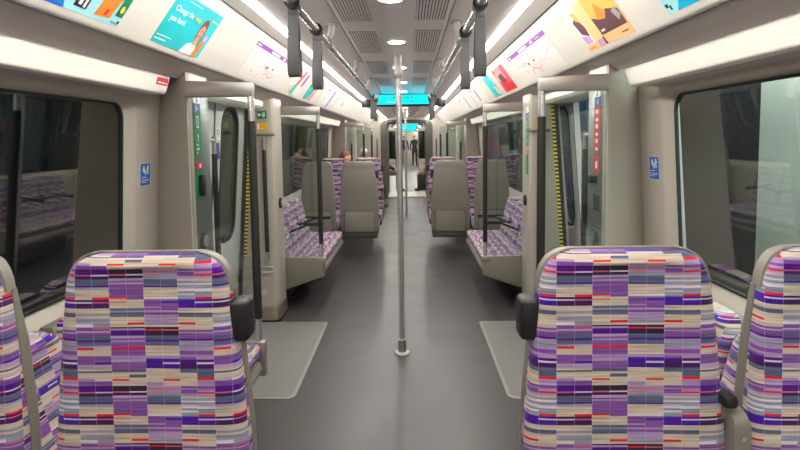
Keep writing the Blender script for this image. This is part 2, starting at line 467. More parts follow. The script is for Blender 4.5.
# side walls with rounded window openings
def side_wall(s, name):
    b = MB()
    spans = [(Y0, 2.81, WINS[0]), (4.24, 9.19, WINS[1]), (10.61, Y1, WINS[2])]
    for a, e, w in spans:
        hole = rrect(w[0]-.085, w[1]+.085, .80, 1.7225, .13); outer = outer_for(w[0]-.085, w[1]+.085, .80, 1.7225, .13, (a, e, 0, ZT+.03))
        inner = rrect(w[0], w[1], .875, 1.688, .075)
        def P(p, dx=0): return (s*(wx(p[1])+dx), p[0], p[1])
        b.loft([[P(p) for p in outer], [P(p) for p in hole],
                [P((q[0]+(p[0]-q[0])*.82, q[1]+(p[1]-q[1])*.82), .003) for p, q in zip(hole, inner)],
                [P((q[0]+(p[0]-q[0])*.62, q[1]+(p[1]-q[1])*.62), .014) for p, q in zip(hole, inner)],
                [P((q[0]+(p[0]-q[0])*.25, q[1]+(p[1]-q[1])*.25), .030) for p, q in zip(hole, inner)],
                [P(p, .04) for p in inner]], cap=False)
    return struct(b.build(name, M['wall'], ang=45))
side_wall(-1, 'wall_left'); side_wall(1, 'wall_right')

# windows: dark gasket and pane
wn = 0
for s in (-1, 1):
    for w in WINS:
        wn += 1
        o1 = rrect(w[0]-.002, w[1]+.002, .873, 1.690, .077); o2 = rrect(w[0]+.008, w[1]-.008, .883, 1.680, .069)
        P = lambda p, dx: (s*(wx(p[1])+dx), p[0], p[1])
        b = MB(); b.loft([[P(p, .036) for p in o1], [P(p, .026) for p in o1], [P(p, .026) for p in o2], [P(p, .04) for p in o2]], cap=False)
        g = struct(b.build('window_%d' % wn, M['rubber'], ang=30))
        b = MB()
        f = b.bm.faces.new([b.bm.verts.new(P(p, .036)) for p in rrect(w[0]+.002, w[1]-.002, .877, 1.686, .07)])
        b.build('pane', M['glass'], g)

def dx(z): return 1.345-.075*(z-.5)
# door pillars (the standbacks on both sides of each doorway)
tn = TR
PIL = {}
for s in (-1, 1):
    for vi, v in enumerate(VEST):
        for q in (0, 1):
            fy = (lambda y: y) if q == 0 else (lambda y, v=v: v[0]+v[3]-y)
            a, j = v[0], v[1]
            poly = [(1.36, a+.215), (1.30, a+.195), (1.062, a+.014)]+[(1.040, a+.006), (1.031, a+.020)]+[(1.03, a+.05), (1.03, j-.05), (1.034, j-.03), (1.046, j-.012), (1.066, j-.003), (1.10, j), (1.40, j), (1.40, a+.215)]
            b = MB()
            # lean of the outer part follows the wall
            loops = []
            for z in (0, .6, 1.2, 1.859):
                loops.append([(s*(x if x < 1.2 else min(x, dx(z)+.012)), fy(y), z) for x, y in poly])
            b.loft(loops)
            tn += 1
            o = struct(b.build('trim_%d' % tn, M['pillar'], ang=30)); PIL[(s, vi, q)] = o
            # kick plate of steel round the foot
            kp = [(1.30, a+.19), (1.06, a+.008), (1.034, a+.001), (1.025, a+.018), (1.025, j-.05), (1.029, j-.028), (1.042, j-.007), (1.066, j+.003), (1.10, j+.005), (1.30, j+.005)]
            b = MB(); b.loft([[(s*x, fy(y), z) for x, y in kp] for z in (.02, .134)], cap=False, closed=False)
            b.build('kick_plate', M['kick'], o)
            kp2 = [(x-.002 if x < 1.2 else x, y+(.002 if y > (a+j)/2 else -.002)) for x, y in kp]
            b = MB(); b.loft([[(s*x, fy(y), z) for x, y in kp2] for z in (.0, .022)], cap=False, closed=False)
            b.build('rubber_skirt', M['rubber'], o)
            if q == 0:
                b = MB(); x0, x1 = sorted((s*1.0295, s*1.0335)); b.box(x0, x1, a+.045, j-.04, .30, 1.78, bev=.001); b.build('sign_panel', M['signpanel'], o)
            # moulded pull recess and round cover on the doorway face
            b = MB()
            lp = rrect(1.055, 1.20, .42, .475, .024)
            b.loft([[(s*x, fy(j+.001), z) for x, z in lp], [(s*x, fy(j+.016), z) for x, z in lp],
                    [(s*(1.1275+(x-1.1275)*.84), fy(j+.016), .4475+(z-.4475)*.7) for x, z in lp], [(s*(1.1275+(x-1.1275)*.8), fy(j+.004), .4475+(z-.4475)*.6) for x, z in lp]], cap=False)
            b.build('recess_rim', M['wall'], o)
            b = MB(); b.lathe([(.03, 0), (.03, .004), (.022, .006)], (0, 0, 0), 20, 'y'); ob = b.build('round_cover', M['wall'], o)
            ob.location = (s*1.15, fy(j+.0005), .25); ob.rotation_euler = (0, 0, 0 if q == 0 else pi)
TR = tn

# sliding doors: two leaves to a doorway
dn = 0
def dx(z): return 1.345-.075*(z-.5)
for s in (-1, 1):
    for vi, v in enumerate(VEST):
        ymid = (v[1]+v[2])/2
        for k in (0, 1):
            a, e = ((v[1]+.005, ymid-.004), (ymid+.004, v[2]-.005))[k]
            dn += 1
            w0, w1 = a+.13, e-.13
            opn = s > 0 and vi == 0           # these doors stand open: each leaf is slid along the outside of the car
            sh_ = (-.25 if k == 0 else .60) if opn else 0
            P = lambda p, d=0: (s*(dx(p[1])+d+(.10 if opn else 0)), p[0]+sh_, p[1])
            hole = rrect(w0, w1, .74, 1.76, .15, 8); outer = outer_for(w0, w1, .74, 1.76, .15, (a, e, .02, 1.84), 8)
            inn = rrect(w0+.012, w1-.012, .752, 1.748, .14, 8)
            b = MB()
            b.loft([[P(p, .045) for p in outer], [P(p) for p in outer], [P(p) for p in hole], [P(p, .012) for p in inn], [P(p, .045) for p in inn]], cap=False)
            d = struct(b.build('door_%d' % dn, M['door'], ang=35))
            g0 = rrect(w0+.006, w1-.006, .746, 1.754, .145, 8); g1 = rrect(w0+.026, w1-.026, .766, 1.734, .128, 8)
            b = MB(); b.loft([[P(p, .004) for p in g0], [P(p, -.003) for p in g0], [P(p, -.003) for p in g1], [P(p, .02) for p in g1]], cap=False)
            b.build('window_gasket', M['rubber'], d)
            b = MB(); b.bm.faces.new([b.bm.verts.new(P(p, .018)) for p in rrect(w0+.015, w1-.015, .755, 1.745, .13, 8)])
            b.build('window_pane', M['doorglass'], d)
            # rubber nosing and hazard tape at the jamb side of the leaf
            yj = a if k == 0 else e; di = 1 if k == 0 else -1
            b = MB(); b.loft([[P((y, z), o_) for y, o_ in ((ymid+(-.012 if k == 0 else .0), -.004), (ymid+(0 if k == 0 else .012), -.004))] for z in (.02, 1.84)], cap=False, closed=False)
            b.build('nosing', M['black'], d)
            if vi == 0 and s == -1 and k == 1:
                # stickers on the leaf beside the window
                for z0, z1, mm, nm in ((1.51, 1.60, 'white', 'warning_sticker'), (1.38, 1.50, 'navy', 'notice_sticker')):
                    b = MB(); b.box(-.002, .001, a+.035, a+.105, z0, z1, 0); ob = b.build(nm, M[mm], d); ob.location = (-dx((z0+z1)/2)+.003, 0, 0)
                    ob['label'] = 'red ringed warning sticker' if mm == 'white' else 'blue notice sticker'
                b = MB(); b.lathe([(.022, 0), (.022, .002), (.015, .002), (.015, 0)], (0, 0, 0), 20, 'x'); ob = b.build('warning_ring', M['red'], d); ob.location = (-dx(1.565)+.003, a+.07, 1.568)
        # hazard strips on the jambs
        for q in (0, 1):
            y = v[1]+.012 if q == 0 else v[2]-.012
            b = MB()
            yy = v[1]+.003 if q == 0 else v[2]-.003
            f = -1 if q == 0 else 1
            b.loft([[(s*(dx(z)-.062), yy, z), (s*(dx(z)-.036), yy, z), (s*(dx(z)-.036), yy-f*.003, z), (s*(dx(z)-.062), yy-f*.003, z)] for z in (.55, 1.0, 1.5, 1.764)])
            b.build('hazard_tape', M['hazard'], PIL[(s, vi, q)])
            b = MB(); b.loft([[(s*(dx(z)-.036), yy, z), (s*(dx(z)-.008), yy, z), (s*(dx(z)-.008), yy-f*.01, z), (s*(dx(z)-.036), yy-f*.01, z)] for z in (.03, 1.0, 1.764)])
            b.build('door_seal', M['rubber'], PIL[(s, vi, q)])

# end walls of the car
b = MB(); b.box(-1.45, 1.45, Y0-.05, Y0, 0, 2.2); struct(b.build('wall_rear', M['wall']))
# far end wall with the gangway opening: two side cheeks and a lintel
GX, GZ = .50, 1.93
b = MB()
out = [(-1.45, 0), (-1.45, 2.25), (1.45, 2.25), (1.45, 0)]
hole = [(-.66, 0)]+arc(-.50, 1.83, .16, pi, pi/2, 8)+arc(.50, 1.83, .16, pi/2, 0, 8)+[(.66, 0)]
b.prism(out+hole[::-1], 'y', Y1, Y1+.06)
struct(b.build('wall_front', M['wall']))
# gangway portal: dark grey arch with depth
b = MB()
o1 = [(-.66, 0)]+arc(-.50, 1.83, .16, pi, pi/2, 8)+arc(.50, 1.83, .16, pi/2, 0, 8)+[(.66, 0)]
i1 = [(-.50, 0)]+arc(-.44, 1.87, .06, pi, pi/2, 8)+arc(.44, 1.87, .06, pi/2, 0, 8)+[(.50, 0)]
b.loft([[(x, Y1-.05, z) for x, z in o1], [(x, Y1-.05, z) for x, z in i1], [(x, Y1+1.3, z) for x, z in i1], [(x, Y1+1.3, z) for x, z in o1], [(x, Y1-.05, z) for x, z in o1]], cap=False, closed=False)
M['portal'] = mat('portal_grey', (78, 74, 70), .5)
struct(b.build('trim_%d' % (TR+1), M['portal'])); TR += 1
b = MB(); b.box(-.50, .50, Y1-.04, Y1+1.35, 0.001, .02)
gp = struct(b.build('trim_%d' % (TR+1), M['cream'], bev=.004)); TR += 1
b = MB(); b.box(-.50, .50, Y1-.10, Y1-.041, 0.001, .035); b.build('threshold_strip', M['kick'], gp)

# next car, seen through the gangway
NY0, NY1 = Y1+1.3, 33.
M['floor_sheen'] = mat('floor_sheen_tone', (104, 104, 104), .35)  # lighter base colour stands in for whitish reflections on this floor
b = MB(); b.box(-1.42, 1.42, NY0, NY1, -.05, 0); struct(b.build('floor_next', M['floor_sheen']))
b = MB(); b.box(-.5, .5, NY0, NY1, CZ, CZ+.03); struct(b.build('ceiling_next', M['ceil']))
b = MB(); b.box(-1.45, 1.45, NY1, NY1+.05, 0, 2.2); struct(b.build('wall_end', M['wall']))
for s in (-1, 1):
    b = MB(); b.sweep(mir([(1.3, 0), (1.28, 1.0), (1.23, 1.74), (1.10, 1.76), (1.10, 1.84), (.93, 1.89), (.79, 2.08), (.56, 2.06)], s), NY0, NY1)
    struct(b.build('wall_next_'+('left' if s < 0 else 'right'), M['wall']))
    b = MB(); b.prism(mir([(1.44, 0), (.66, 0), (.66, 2.2), (1.44, 2.2)], s), 'y', NY0-.03, NY0+.03); struct(b.build('wall_next_cheek_'+('left' if s < 0 else 'right'), M['wall']))

# ------------------------------------------------------------------ lights
for s, nm in ((-1, 'left'), (1, 'right')):
    for y0, y1, which in ((Y0, Y1, 'main'), (NY0, NY1, 'next')):
        b = MB(); b.prism(mir([(.5065, 2.034), (.5065, 2.016), (.513, 2.011), (.548, 2.026), (.552, 2.032), (.548, 2.036)], s), 'y', y0+.02, y1-.02)
        o = b.build('light_strip', M['led'])
        tag(o, ('continuous white light strip above the %s-hand advert panels' % nm) if which == 'main' else ('white light strip on the %s of the car beyond the gangway' % nm), 'light')
dl = None
for i, y in enumerate((-1.1, 0.0, 1.08, 2.13, 3.06, 4.15, 5.2, 6.2, 7.3, 8.35, 9.4, 10.4, 11.4, 12.4)):
    lab = 'round ceiling downlight, number %d along the centre line from the near end of the ceiling' % (i+1)
    names = {3: 'round downlight at the top edge, nearest in the ceiling', 4: 'round downlight in the ceiling just before the central pole', 5: 'round downlight in the ceiling behind the central pole top', 6: 'round downlight between central pole and ceiling display'}
    lab = names.get(i, 'small round downlight in the grey ceiling, %s beyond the hanging display' % ('', 'first', 'second', 'third', 'fourth', 'fifth', 'sixth', 'seventh')[max(0, i-7)] if i > 7 else 'small round downlight level with the hanging display' if i == 7 else 'round downlight in the ceiling above the near seats')
    if dl is None:
        dl = thing('downlight', lab, 'light', (0, y, CZ), 0, 'ceiling downlights')
        b = MB(); b.lathe([(.058, .004), (.058, -.006), (.046, -.006), (.046, .004)], n=28); b.build('bezel', M['white'], dl)
        b = MB(); b.lathe([(.046, -.001), (.045, -.0045), (.02, -.006)], n=28); b.build('diffuser', M['lamp'], dl)
    else:
        dup(dl, (0, y, CZ), None, lab)

# ceiling vents
vt = None
vlab = {0: 'nearest slotted vent', 1: 'second slotted vent from the front', 2: 'third slotted vent from the front', 3: 'fourth slotted vent, tinted by the display'}
for i, y in enumerate((1.84, 2.76, 3.83, 4.86, 7.4, 8.4, 9.6, 10.6, 11.6)):
    for s in (-1, 1):
        side = 'left' if s < 0 else 'right'
        lab = (vlab[i] if i < 4 else ('first', 'second', 'third', 'fourth', 'fifth')[i-4]+' small slotted vent beyond the display') + ', in the ceiling %s of the downlights' % side
        if vt is None:
            vt = thing('ceiling_vent', lab, 'vent', (s*.176, y, CZ), 0, 'ceiling vents')
            b = MB(); b.box(-.072, .072, 0, .68, -.0015, .002); b.build('backing', M['gap'], vt)
            b = MB()
            for k in range(11):
                x = -.066+k*.0132
                b.box(x-.0042, x+.0042, .004, .676, -.006, .0)
            b.build('grille', M['ceil'], vt)
        else: dup(vt, (s*.176, y, CZ), None, lab)

# passenger information displays
def display(y, lab, grp='ceiling displays'):
    t = thing('information_display', lab, 'display', (0, y, CZ), 0, grp)
    b = MB(); b.box(-.42, .42, 0, .16, -.145, -.001, bev=.006); b.build('housing', M['black'], t)
    for s in (-1, 1):
        b = MB(); b.box(min(s*.42, s*.525), max(s*.42, s*.525), .0, .1, -.155, -.06, bev=.008); b.build('speaker_box', M['black'], t)
    b = MB(); b.box(-.37, .37, -.004, .0, -.125, -.008); sc = b.build('screen', M['screen'], t)
    b = MB()
    x = -.13
    for wd in (.03, .018, .045, .024, .04, .03):
        b.box(x, x+wd, -.006, -.004, -.045, -.032); x += wd+.012
    b.build('text', M['screendark'], sc); b = MB()
    x = -.02
    for wd in (.05, .03, .06): b.box(x, x+wd, -.006, -.004, -.098, -.09); x += wd+.01
    b.build('text', M['screendark'], sc) 
    b = MB(); b.box(-.2, -.08, -.006, -.004, -.1, -.088); b.build('line_symbol', M['screenpink'], sc)
    return t
D0 = display(6.6, 'cyan information display hung across the ceiling beyond the central pole')
dup(D0, (0, 17., CZ), None, 'small cyan display in the next car, first beyond the gangway')
dup(D0, (0, 22.6, CZ), None, 'tiny cyan display in the next car, second beyond the gangway')
dup(D0, (0, 28.5, CZ), None, 'tiniest cyan display, farthest down the next car')

# ------------------------------------------------------------------ poles and rails
def pole(y, lab):
    t = thing('centre_pole', lab, 'pole', (0, y, 0), 0, 'centre poles')
    b = MB(); b.tube([(0, 0, .03), (0, 0, 1.93)], .0195, 20); b.build('shaft', M['polish'], t)
    b = MB(); b.tube([(0, 0, 1.91), (0, 0, CZ-.001)], .028, 20); b.build('top_sleeve', M['steel'], t)
    b = MB(); b.lathe([(.056, .0005), (.056, .007), (.05, .013), (.029, .016), (.027, .10), (.02, .104)], n=28); b.build('floor_flange', M['steel'], t)
    return t
p1 = pole(3.553, 'full height steel pole standing in the middle of the aisle')
dup(p1, (0, 9.9, 0), None, 'thinner looking steel pole standing down the aisle near the far doors')
RX, RZ = .32, 1.968
for s in (-1, 1):
    side = 'left' if s < 0 else 'right'
    t = thing('grab_rail', 'long overhead steel grab rail on the %s of the aisle' % side, 'rail', (s*RX, 0, RZ))
    b = MB(); b.tube([(0, -1.5, 0), (0, 6.5, 0)], .0165, 16); b.build('rail_bar', M['polish'], t)
    for y in (.7, 2.55, 3.75, 4.85, 6.42):
        b = MB(); b.tube([(0, y, .012), (-s*.015, y, .05), (-s*.02, y, .092)], .016, 14); b.lathe([(.03, .085), (.03, .0925)], (-s*.02, y, 0), 18)
        b.lathe([(.022, -.022), (.022, .022)], (0, y, 0), 16, 'y'); b.build('bracket', M['steel'], t)
st = None
def strap(s, y, lab):
    global st
    if st is None:
        st = thing('hanging_strap', lab, 'strap', (s*RX, y, RZ), 0, 'hanging straps')
        b = MB(); b.lathe([(.0172, -.024), (.027, -.024), (.027, .024), (.0172, .024)], (0, 0, 0), 20, 'y'); b.build('collar', M['black'], st)
        pts = [(0, 0, -.02), (0, .017, -.06), (0, .021, -.14), (0, .021, -.225)]
        b = MB()
        path = [(.0, -.024), (.008, -.05), (.017, -.10), (.024, -.17), (.024, -.225), (.016, -.243), (.0, -.248), (-.016, -.243), (-.024, -.225), (-.024, -.17), (-.017, -.10), (-.008, -.05)]
        loops = []
        for (yy, zz) in path:
            n = Vector((0, yy, zz+.16)).normalized()
            loops.append((yy, zz))
        m = len(loops)
        rings = []
        for i in range(m):
            p0, p1_, p2 = Vector(loops[i-1]), Vector(loops[i]), Vector(loops[(i+1) % m])
            tg = (p2-p0).normalized(); nn = Vector((tg.y, -tg.x))
            a, c_ = p1_+nn*.003, p1_-nn*.003
            hw = .016+.004*min(1, max(0, (-loops[i][1]-.02)/.2))
            rings.append([(-hw, a.x, a.y), (hw, a.x, a.y), (hw, c_.x, c_.y), (-hw, c_.x, c_.y)])
        rings.append(rings[0])
        b.loft(rings, cap=False); b.build('loop', M['strap'], st, weld=True)
        b = MB(); b.box(-.018, .018, -.012, .012, -.045, -.018, bev=.004); b.build('clip', M['strap'], st)
    else: dup(st, (s*RX, y, RZ), None, lab)
strap(-1, 1.79, 'grey hanging strap nearest on the left rail')
strap(-1, 2.24, 'grey hanging strap second from the front on the left rail')
strap(1, 1.87, 'grey hanging strap nearest on the right rail')
strap(1, 2.35, 'grey hanging strap second from the front on the right rail')
for s, side in ((-1, 'left'), (1, 'right')):
    strap(s, 5.55, 'dark hanging strap just in front of the display on the %s rail' % side)
    strap(s, 6.1, 'dark hanging strap beside the end of the display on the %s rail' % side)

# ------------------------------------------------------------------ draught screens
def draught_screen(s, y, q, lab):
    """q=0: screen at the near side of a doorway, q=1: at the far side"""
    t = thing('draught_screen', lab, 'screen', (0, y, 0), 0, 'draught screens')
    f = -1 if q == 0 else 1
    b = MB()
    poly = [(.700, 1.726), (.700, 1.782), (.708, 1.790), (1.032, 1.802), (1.032, 1.722), (.71, 1.722)]
    b.prism(mir(poly, s), 'y', -.022, .022, bev=.005)
    b.build('top_rail', M['steel'], t)
    b = MB(); b.box(min(s*.73, s*1.029), max(s*.73, s*1.029), -.004, .004, .485, 1.724); b.build('glass_panel', M['screenglass'], t)
    po = MB(); po.tube([(s*.715, 0, .40), (s*.715, 0, 1.724)], .0165, 18); po = po.build('pole', M['polish'], t)
    b = MB(); b.tube([(s*.715, 0, .60), (s*.715, 0, 1.60)], .0205, 18); b.build('grip_sleeve', M['sleeve'], po)
    b = MB(); b.box(min(s*.68, s*(.79 if q == 0 else .76)), max(s*.68, s*(.79 if q == 0 else .76)), -.022, .022, .302 if q == 0 else .425, .482, bev=.008); b.build('corner_bracket', M['steel'], t)
    # moulded end panel under the glass, cut away towards the wall
    b = MB()
    poly = [(1.032, .480), (.70, .474), (.686, .462), (.690, .318), (.70, .308), (1.032, .196)]
    b.prism(mir(poly, s), 'y', -.018, .018, bev=.005); b.build('end_panel', M['shell'], t)
    return t
for s in (-1, 1):
    side = 'left' if s < 0 else 'right'
    draught_screen(s, VEST[0][0], 0, 'glass draught screen with steel top rail before the nearer %s-hand door' % side)
    draught_screen(s, VEST[0][3], 1, 'glass draught screen at the far side of the nearer %s-hand door' % side)
    draught_screen(s, VEST[1][0], 0, 'small looking glass draught screen before the farther %s-hand door' % side)
    draught_screen(s, VEST[1][3], 1, 'small looking glass draught screen past the farther %s-hand door' % side)

# vertical grab handles on the pillars beside the doors
gh = {}
for s in (-1, 1):
    for vi, v in enumerate(VEST):
        for q in (0, 1):
            y = v[1]+.12 if q == 0 else v[2]-.03
            fy = -1 if q == 0 else 1
            side = 'left' if s < 0 else 'right'
            lab = 'black vertical grab handle on the %s pillar of the %s %s-hand door' % ('near' if q == 0 else 'far', 'nearer' if vi == 0 else 'farther', side)
            t = thing('grab_bar', lab, 'grab bar', (s*(1.065 if q == 0 else 1.10), y, 0), 0, 'door pillar grab handles')
            X = s*.0
            b = MB(); b.tube([(0, 0, .53), (0, 0, 1.53)], .0125, 14); h = b.build('bar', M['steel'], t)
            b = MB(); b.tube([(0, 0, .60), (0, 0, 1.43)], .016, 14); b.build('grip_sleeve', M['sleeve'], h)
            d = (v[1]+.0-y) if q == 0 else (v[2]-y)
            for z in (.55, 1.51):
                b = MB(); b.tube([(0, 0, z), (0, d*.98, z)], .011, 12); b.lathe([(.02, d*.86), (.02, d*.99)], (0, 0, z), 14, 'y'); b.build('standoff', M['steel'], t)

# ------------------------------------------------------------------ seats
def pad_rows(w_fn, zt, zb, d, y_fn, r_curl=.032, n=26, p=.42, ns=26):
    """front cushion pad: loops (horizontal sections) from top to bottom with uv; the front faces -y"""
    zs = []
    for k in range(7):                       # curl over the top edge
        a = pi/2*k/6; zs.append((zt-r_curl*(1-cos(a)), r_curl*(1-sin(a))))
    for k in range(1, n+1): zs.append((zt-r_curl-(zt-r_curl-zb)*k/n, 0))
    loops, uvs = [], []; v = 0; prev = None
    for z, off in zs:
        w = w_fn(z); y0 = y_fn(z); dd = d-off
        L, U = [], []; u = None; acc = 0; pts = []
        for j in range(ns+1):
            a = pi*j/ns
            cx = -cos(a); sx = sin(a)
            x = w*math.copysign(abs(cx)**p, cx); y = y0-dd*(abs(sx)**p)-.004*0
            y += .010*(1-(x/w)**2)*(1 if off == 0 else 0)      # slightly dished front
            pts.append((x, y, z))
        mid = ns//2
        us = [0]*(ns+1)
        for j in range(mid+1, ns+1): us[j] = us[j-1]+(Vector(pts[j])-Vector(pts[j-1])).length
        for j in range(mid-1, -1, -1): us[j] = us[j+1]-(Vector(pts[j])-Vector(pts[j+1])).length
        cur = Vector(pts[mid])
        if prev is not None: v += (cur-prev).length
        prev = cur
        loops.append(pts); uvs.append([(q, v) for q in us])
    return loops, uvs
UOFF, VOFF = .249, .285-.051     # lines the cloth up as on the photographed seats
def add_pad(b, loops, uvs, uo=0, vo=0):
    b.loft(loops, cap=True, closed=True, uvs=[[(u+UOFF+uo, v+VOFF+vo) for u, v in R] for R in uvs])

def seat_w(z, z_top=1.231, r=.072):
    T = ((.30, .245), (.775, .241), (1.03, .217), (1.14, .204), (1.18, .198), (1.30, .195))
    w = T[0][1]
    for (a, p), (e, q) in zip(T, T[1:]):
        if a <= z <= e: w = p+(q-p)*(z-a)/(e-a)
    if z > z_top-r:
        k = min(1, (z-(z_top-r))/r); w = w-r+sqrt(max(0, r*r-(k*r)**2))
    return w
LEAN = .03
def seat_y(z): return LEAN*(z-.45)

def make_seat(label, cat='seat', group=None):
    t = thing('passenger_seat', label, cat, (0, 0, 0), 0, group)
    b = MB(); L, U = pad_rows(lambda z: seat_w(z)-.002, 1.231, .44, .055, seat_y); add_pad(b, L, U)
    b.build('backrest', M['moq'], t, ang=60)
    # grey shell behind the cloth, with the rim and the deeper headrest collar
    b = MB(); loops = []
    zs = [1.247-.03*(1-cos(pi/2*k/5)) for k in range(6)]
    zs = [1.235, 1.234, 1.230, 1.223, 1.212, 1.19, 1.165, 1.140, 1.1399, 1.10, 1.0, .9, .8, .7, .6, .5, .42, .36, .325, .312]
    for z in zs:
        w = seat_w(min(z-.005, 1.2309))
        if z < .45: w -= .012*((.45-z)/.14)**2
        y0 = LEAN*(z-.45) if z > .45 else 0
        fr = -.020 if z > 1.1399 else .002
        bk = .045 if z > .36 else .045-.03*((.36-z)/.048)
        if z > 1.0: bk -= .022*min(1, (z-1.0)/.12)
        if z > 1.2: bk -= .012*((z-1.2)/.035)**2
        if z > 1.1399: w += .002
        rr = min(.03, (bk-fr)*.45)
        lp = [(-w, y0+fr), (-w, y0+bk-rr)]+[(-w+rr-rr*cos(pi/2*k/4), y0+bk-rr+rr*sin(pi/2*k/4)) for k in range(1, 5)]
        lp += [(w-rr+rr*sin(pi/2*k/4), y0+bk-rr+rr*cos(pi/2*k/4)) for k in range(0, 4)]+[(w, y0+bk-rr), (w, y0+fr)]
        # front edge returns into the cloth
        lp += [(w-.010, y0+fr-.002), (w-.016, y0+fr+.012), (-w+.016, y0+fr+.012), (-w+.010, y0+fr-.002)]
        loops.append([(x, y, z) for x, y in lp])
    b.loft(loops); sh = b.build('shell', M['shell'], t, ang=40)
    # lower back cover with rounded shoulders
    b = MB()
    lp = rrect(-.19, .19, .335, .605, .03)
    b.loft([[(x, LEAN*(z-.45)*(z > .45)+.046, z) for x, z in lp], [(x, LEAN*(z-.45)*(z > .45)+.050, z) for x, z in lp], [(x*.97, LEAN*(z-.45)*(z > .45)+.053, .47+(z-.47)*.96) for x, z in lp]])
    b.build('lower_cover', M['shell'], sh)
    yb = lambda z: LEAN*(z-.45)*(z > .45)+.052
    b = MB(); b.tube([(-.193, yb(.34), .34), (-.193, yb(.57), .57), (-.183, yb(.6), .597), (-.16, yb(.61), .608), (.16, yb(.61), .608), (.183, yb(.6), .597), (.193, yb(.57), .57), (.193, yb(.34), .34)], .0032, 8); b.build('seam', M['gap'], sh)
    # seat cushion
    b = MB()
    def rows():
        prof = []
        for k in range(9):
            a = pi*k/8; prof.append((-.47-.035*sin(a), .405+.045*cos(a)))
        top = [(-.02-(.45)*k/8, .452-.008*sin(pi*k/8)) for k in range(9)]
        return top+prof[1:]
    pr = rows(); loops, uv = [], []
    acc = [0]
    for a, c_ in zip(pr, pr[1:]): acc.append(acc[-1]+math.hypot(c_[0]-a[0], c_[1]-a[1]))
    for i, x in enumerate([-.222, -.215, -.19, -.1, 0, .1, .19, .215, .222]):
        k = abs(x)/.222; inset = .018 if k > .99 else (.005 if k > .96 else 0)
        loops.append([(x, y, z-inset) for y, z in pr]+[(x, -.45, .365), (x, -.02, .365)])
        uv.append([(x, v) for v in acc]+[(x, acc[-1]+.05), (x, acc[-1]+.5)])
    b.loft(loops, uvs=[[(u+UOFF, v+.09) for u, v in R] for R in uv]); b.build('cushion', M['moq'], t, ang=50)
    b = MB(); b.box(-.225, .225, -.44, .03, .325, .364, bev=.01); b.build('pan', M['shell'], t)
    b = MB(); b.box(-.222, .222, -.36, .055, .262, .322, bev=.012); b.build('base_frame', M['dark'], t)
    return t
def armrest(root, x, up, dz=0, dy=0):
    """pivoting arm at the side of a seat: bracket, arm pad and screw"""
    b = MB(); lp = rrect(-.06+dy, (.055 if up != 2 else .02)+dy, (.60 if up != 2 else .50)+dz, (.80 if up != 2 else .752)+dz, .03)
    b.prism(lp, 'x', x-(.019 if up == 2 else .012), x+(.019 if up == 2 else .012), bev=.006); pv = b.build('arm_pivot', M['shell'], root)
    b = MB(); b.lathe([(.007, -.0145), (.007, .0145)], (x, -.01+dy, .70+dz), 14, 'x'); b.lathe([(.006, -.064+dy), (.006, -.058+dy)], (x, 0, .70+dz), 12, 'y'); b.build('screw', M['polish'], pv)
    b = MB()
    if up == 1: b.box(x-.02, x+.02, -.02, .035, .72, .86, bev=.014)
    elif up == 2:
        b.box(x-.040, x-.006, -.055, .20, .868, .898, bev=.01); dzz = .015
        b2 = MB(); b2.box(x-.034, x-.014, -.03, .24, .83, .868, bev=.008); b2.build('arm', M['shell'], root)
    else: b.box(x-.02, x+.02, -.33, .02, .745, .795, bev=.014)
    b.build('arm_pad', M['black'], root)
def shoulder_handle(root, x):
    b = MB(); s = 1 if x > 0 else -1
    y0 = seat_y(1.075)
    b.box(min(x, x+s*.050), max(x, x+s*.050), y0-.035, y0+.03, 1.016, 1.118, bev=.014, seg=3)
    b.build('grab_handle', M['black'], root)

SX, WX = .572, 1.092
defs = []
base = make_seat('x')
SEATS = []
def put(x, y, rot, lab, grp):
    global base
    if not SEATS: r = base; r.location = (x, y, 0); r.rotation_euler = (0, 0, rot); r['label'] = lab; r['group'] = grp
    else: r = dup(base_clean, (x, y, 0), rot, lab, grp)
    if abs(x) > .9: r.scale.x = .9
    SEATS.append(r); return r
base_clean = base
NEAR = 1.225
rows = [(NEAR, 0, 'near'), (6.53, pi, 'away'), (7.83, 0, 'facing')]
info = []
for y, rot, key in rows:
    for s in (-1, 1):
        side = 'left' if s < 0 else 'right'
        for xx, pos in ((SX, 'aisle'), (WX+(.0 if key != 'near' else -.017 if s > 0 else .02), 'window')):
            if key == 'near': lab = 'big purple patterned seat front nearest the camera, %s pair, %s seat' % (side, pos)
            elif key == 'away': lab = 'grey shelled seat seen from behind past the %s bench, %s seat' % (side, pos)
            else: lab = 'purple topped seat facing the camera behind the grey seat backs, %s %s seat' % (side, pos)
            grp = {'near': 'nearest seats facing the camera', 'away': 'grey seat backs', 'facing': 'far seats facing the camera'}[key]
            info.append((s*xx, y, rot, lab, grp, s, pos, key))
for it in info: put(*it[:5])
for r, it in zip(SEATS, info):
    s, pos, key = it[5], it[6], it[7]
    fl_ = 1 if it[2] == 0 else -1              # local x direction
    if pos == 'aisle':
        shoulder_handle(r, fl_*(-s)*.197)
        if key != 'near': armrest(r, fl_*(-s)*.232, s > 0)
        if key == 'near':
            if s > 0: armrest(r, .252, 2, .104, 0)
        else: armrest(r, fl_*s*.2335, int(key == 'away' and s > 0))

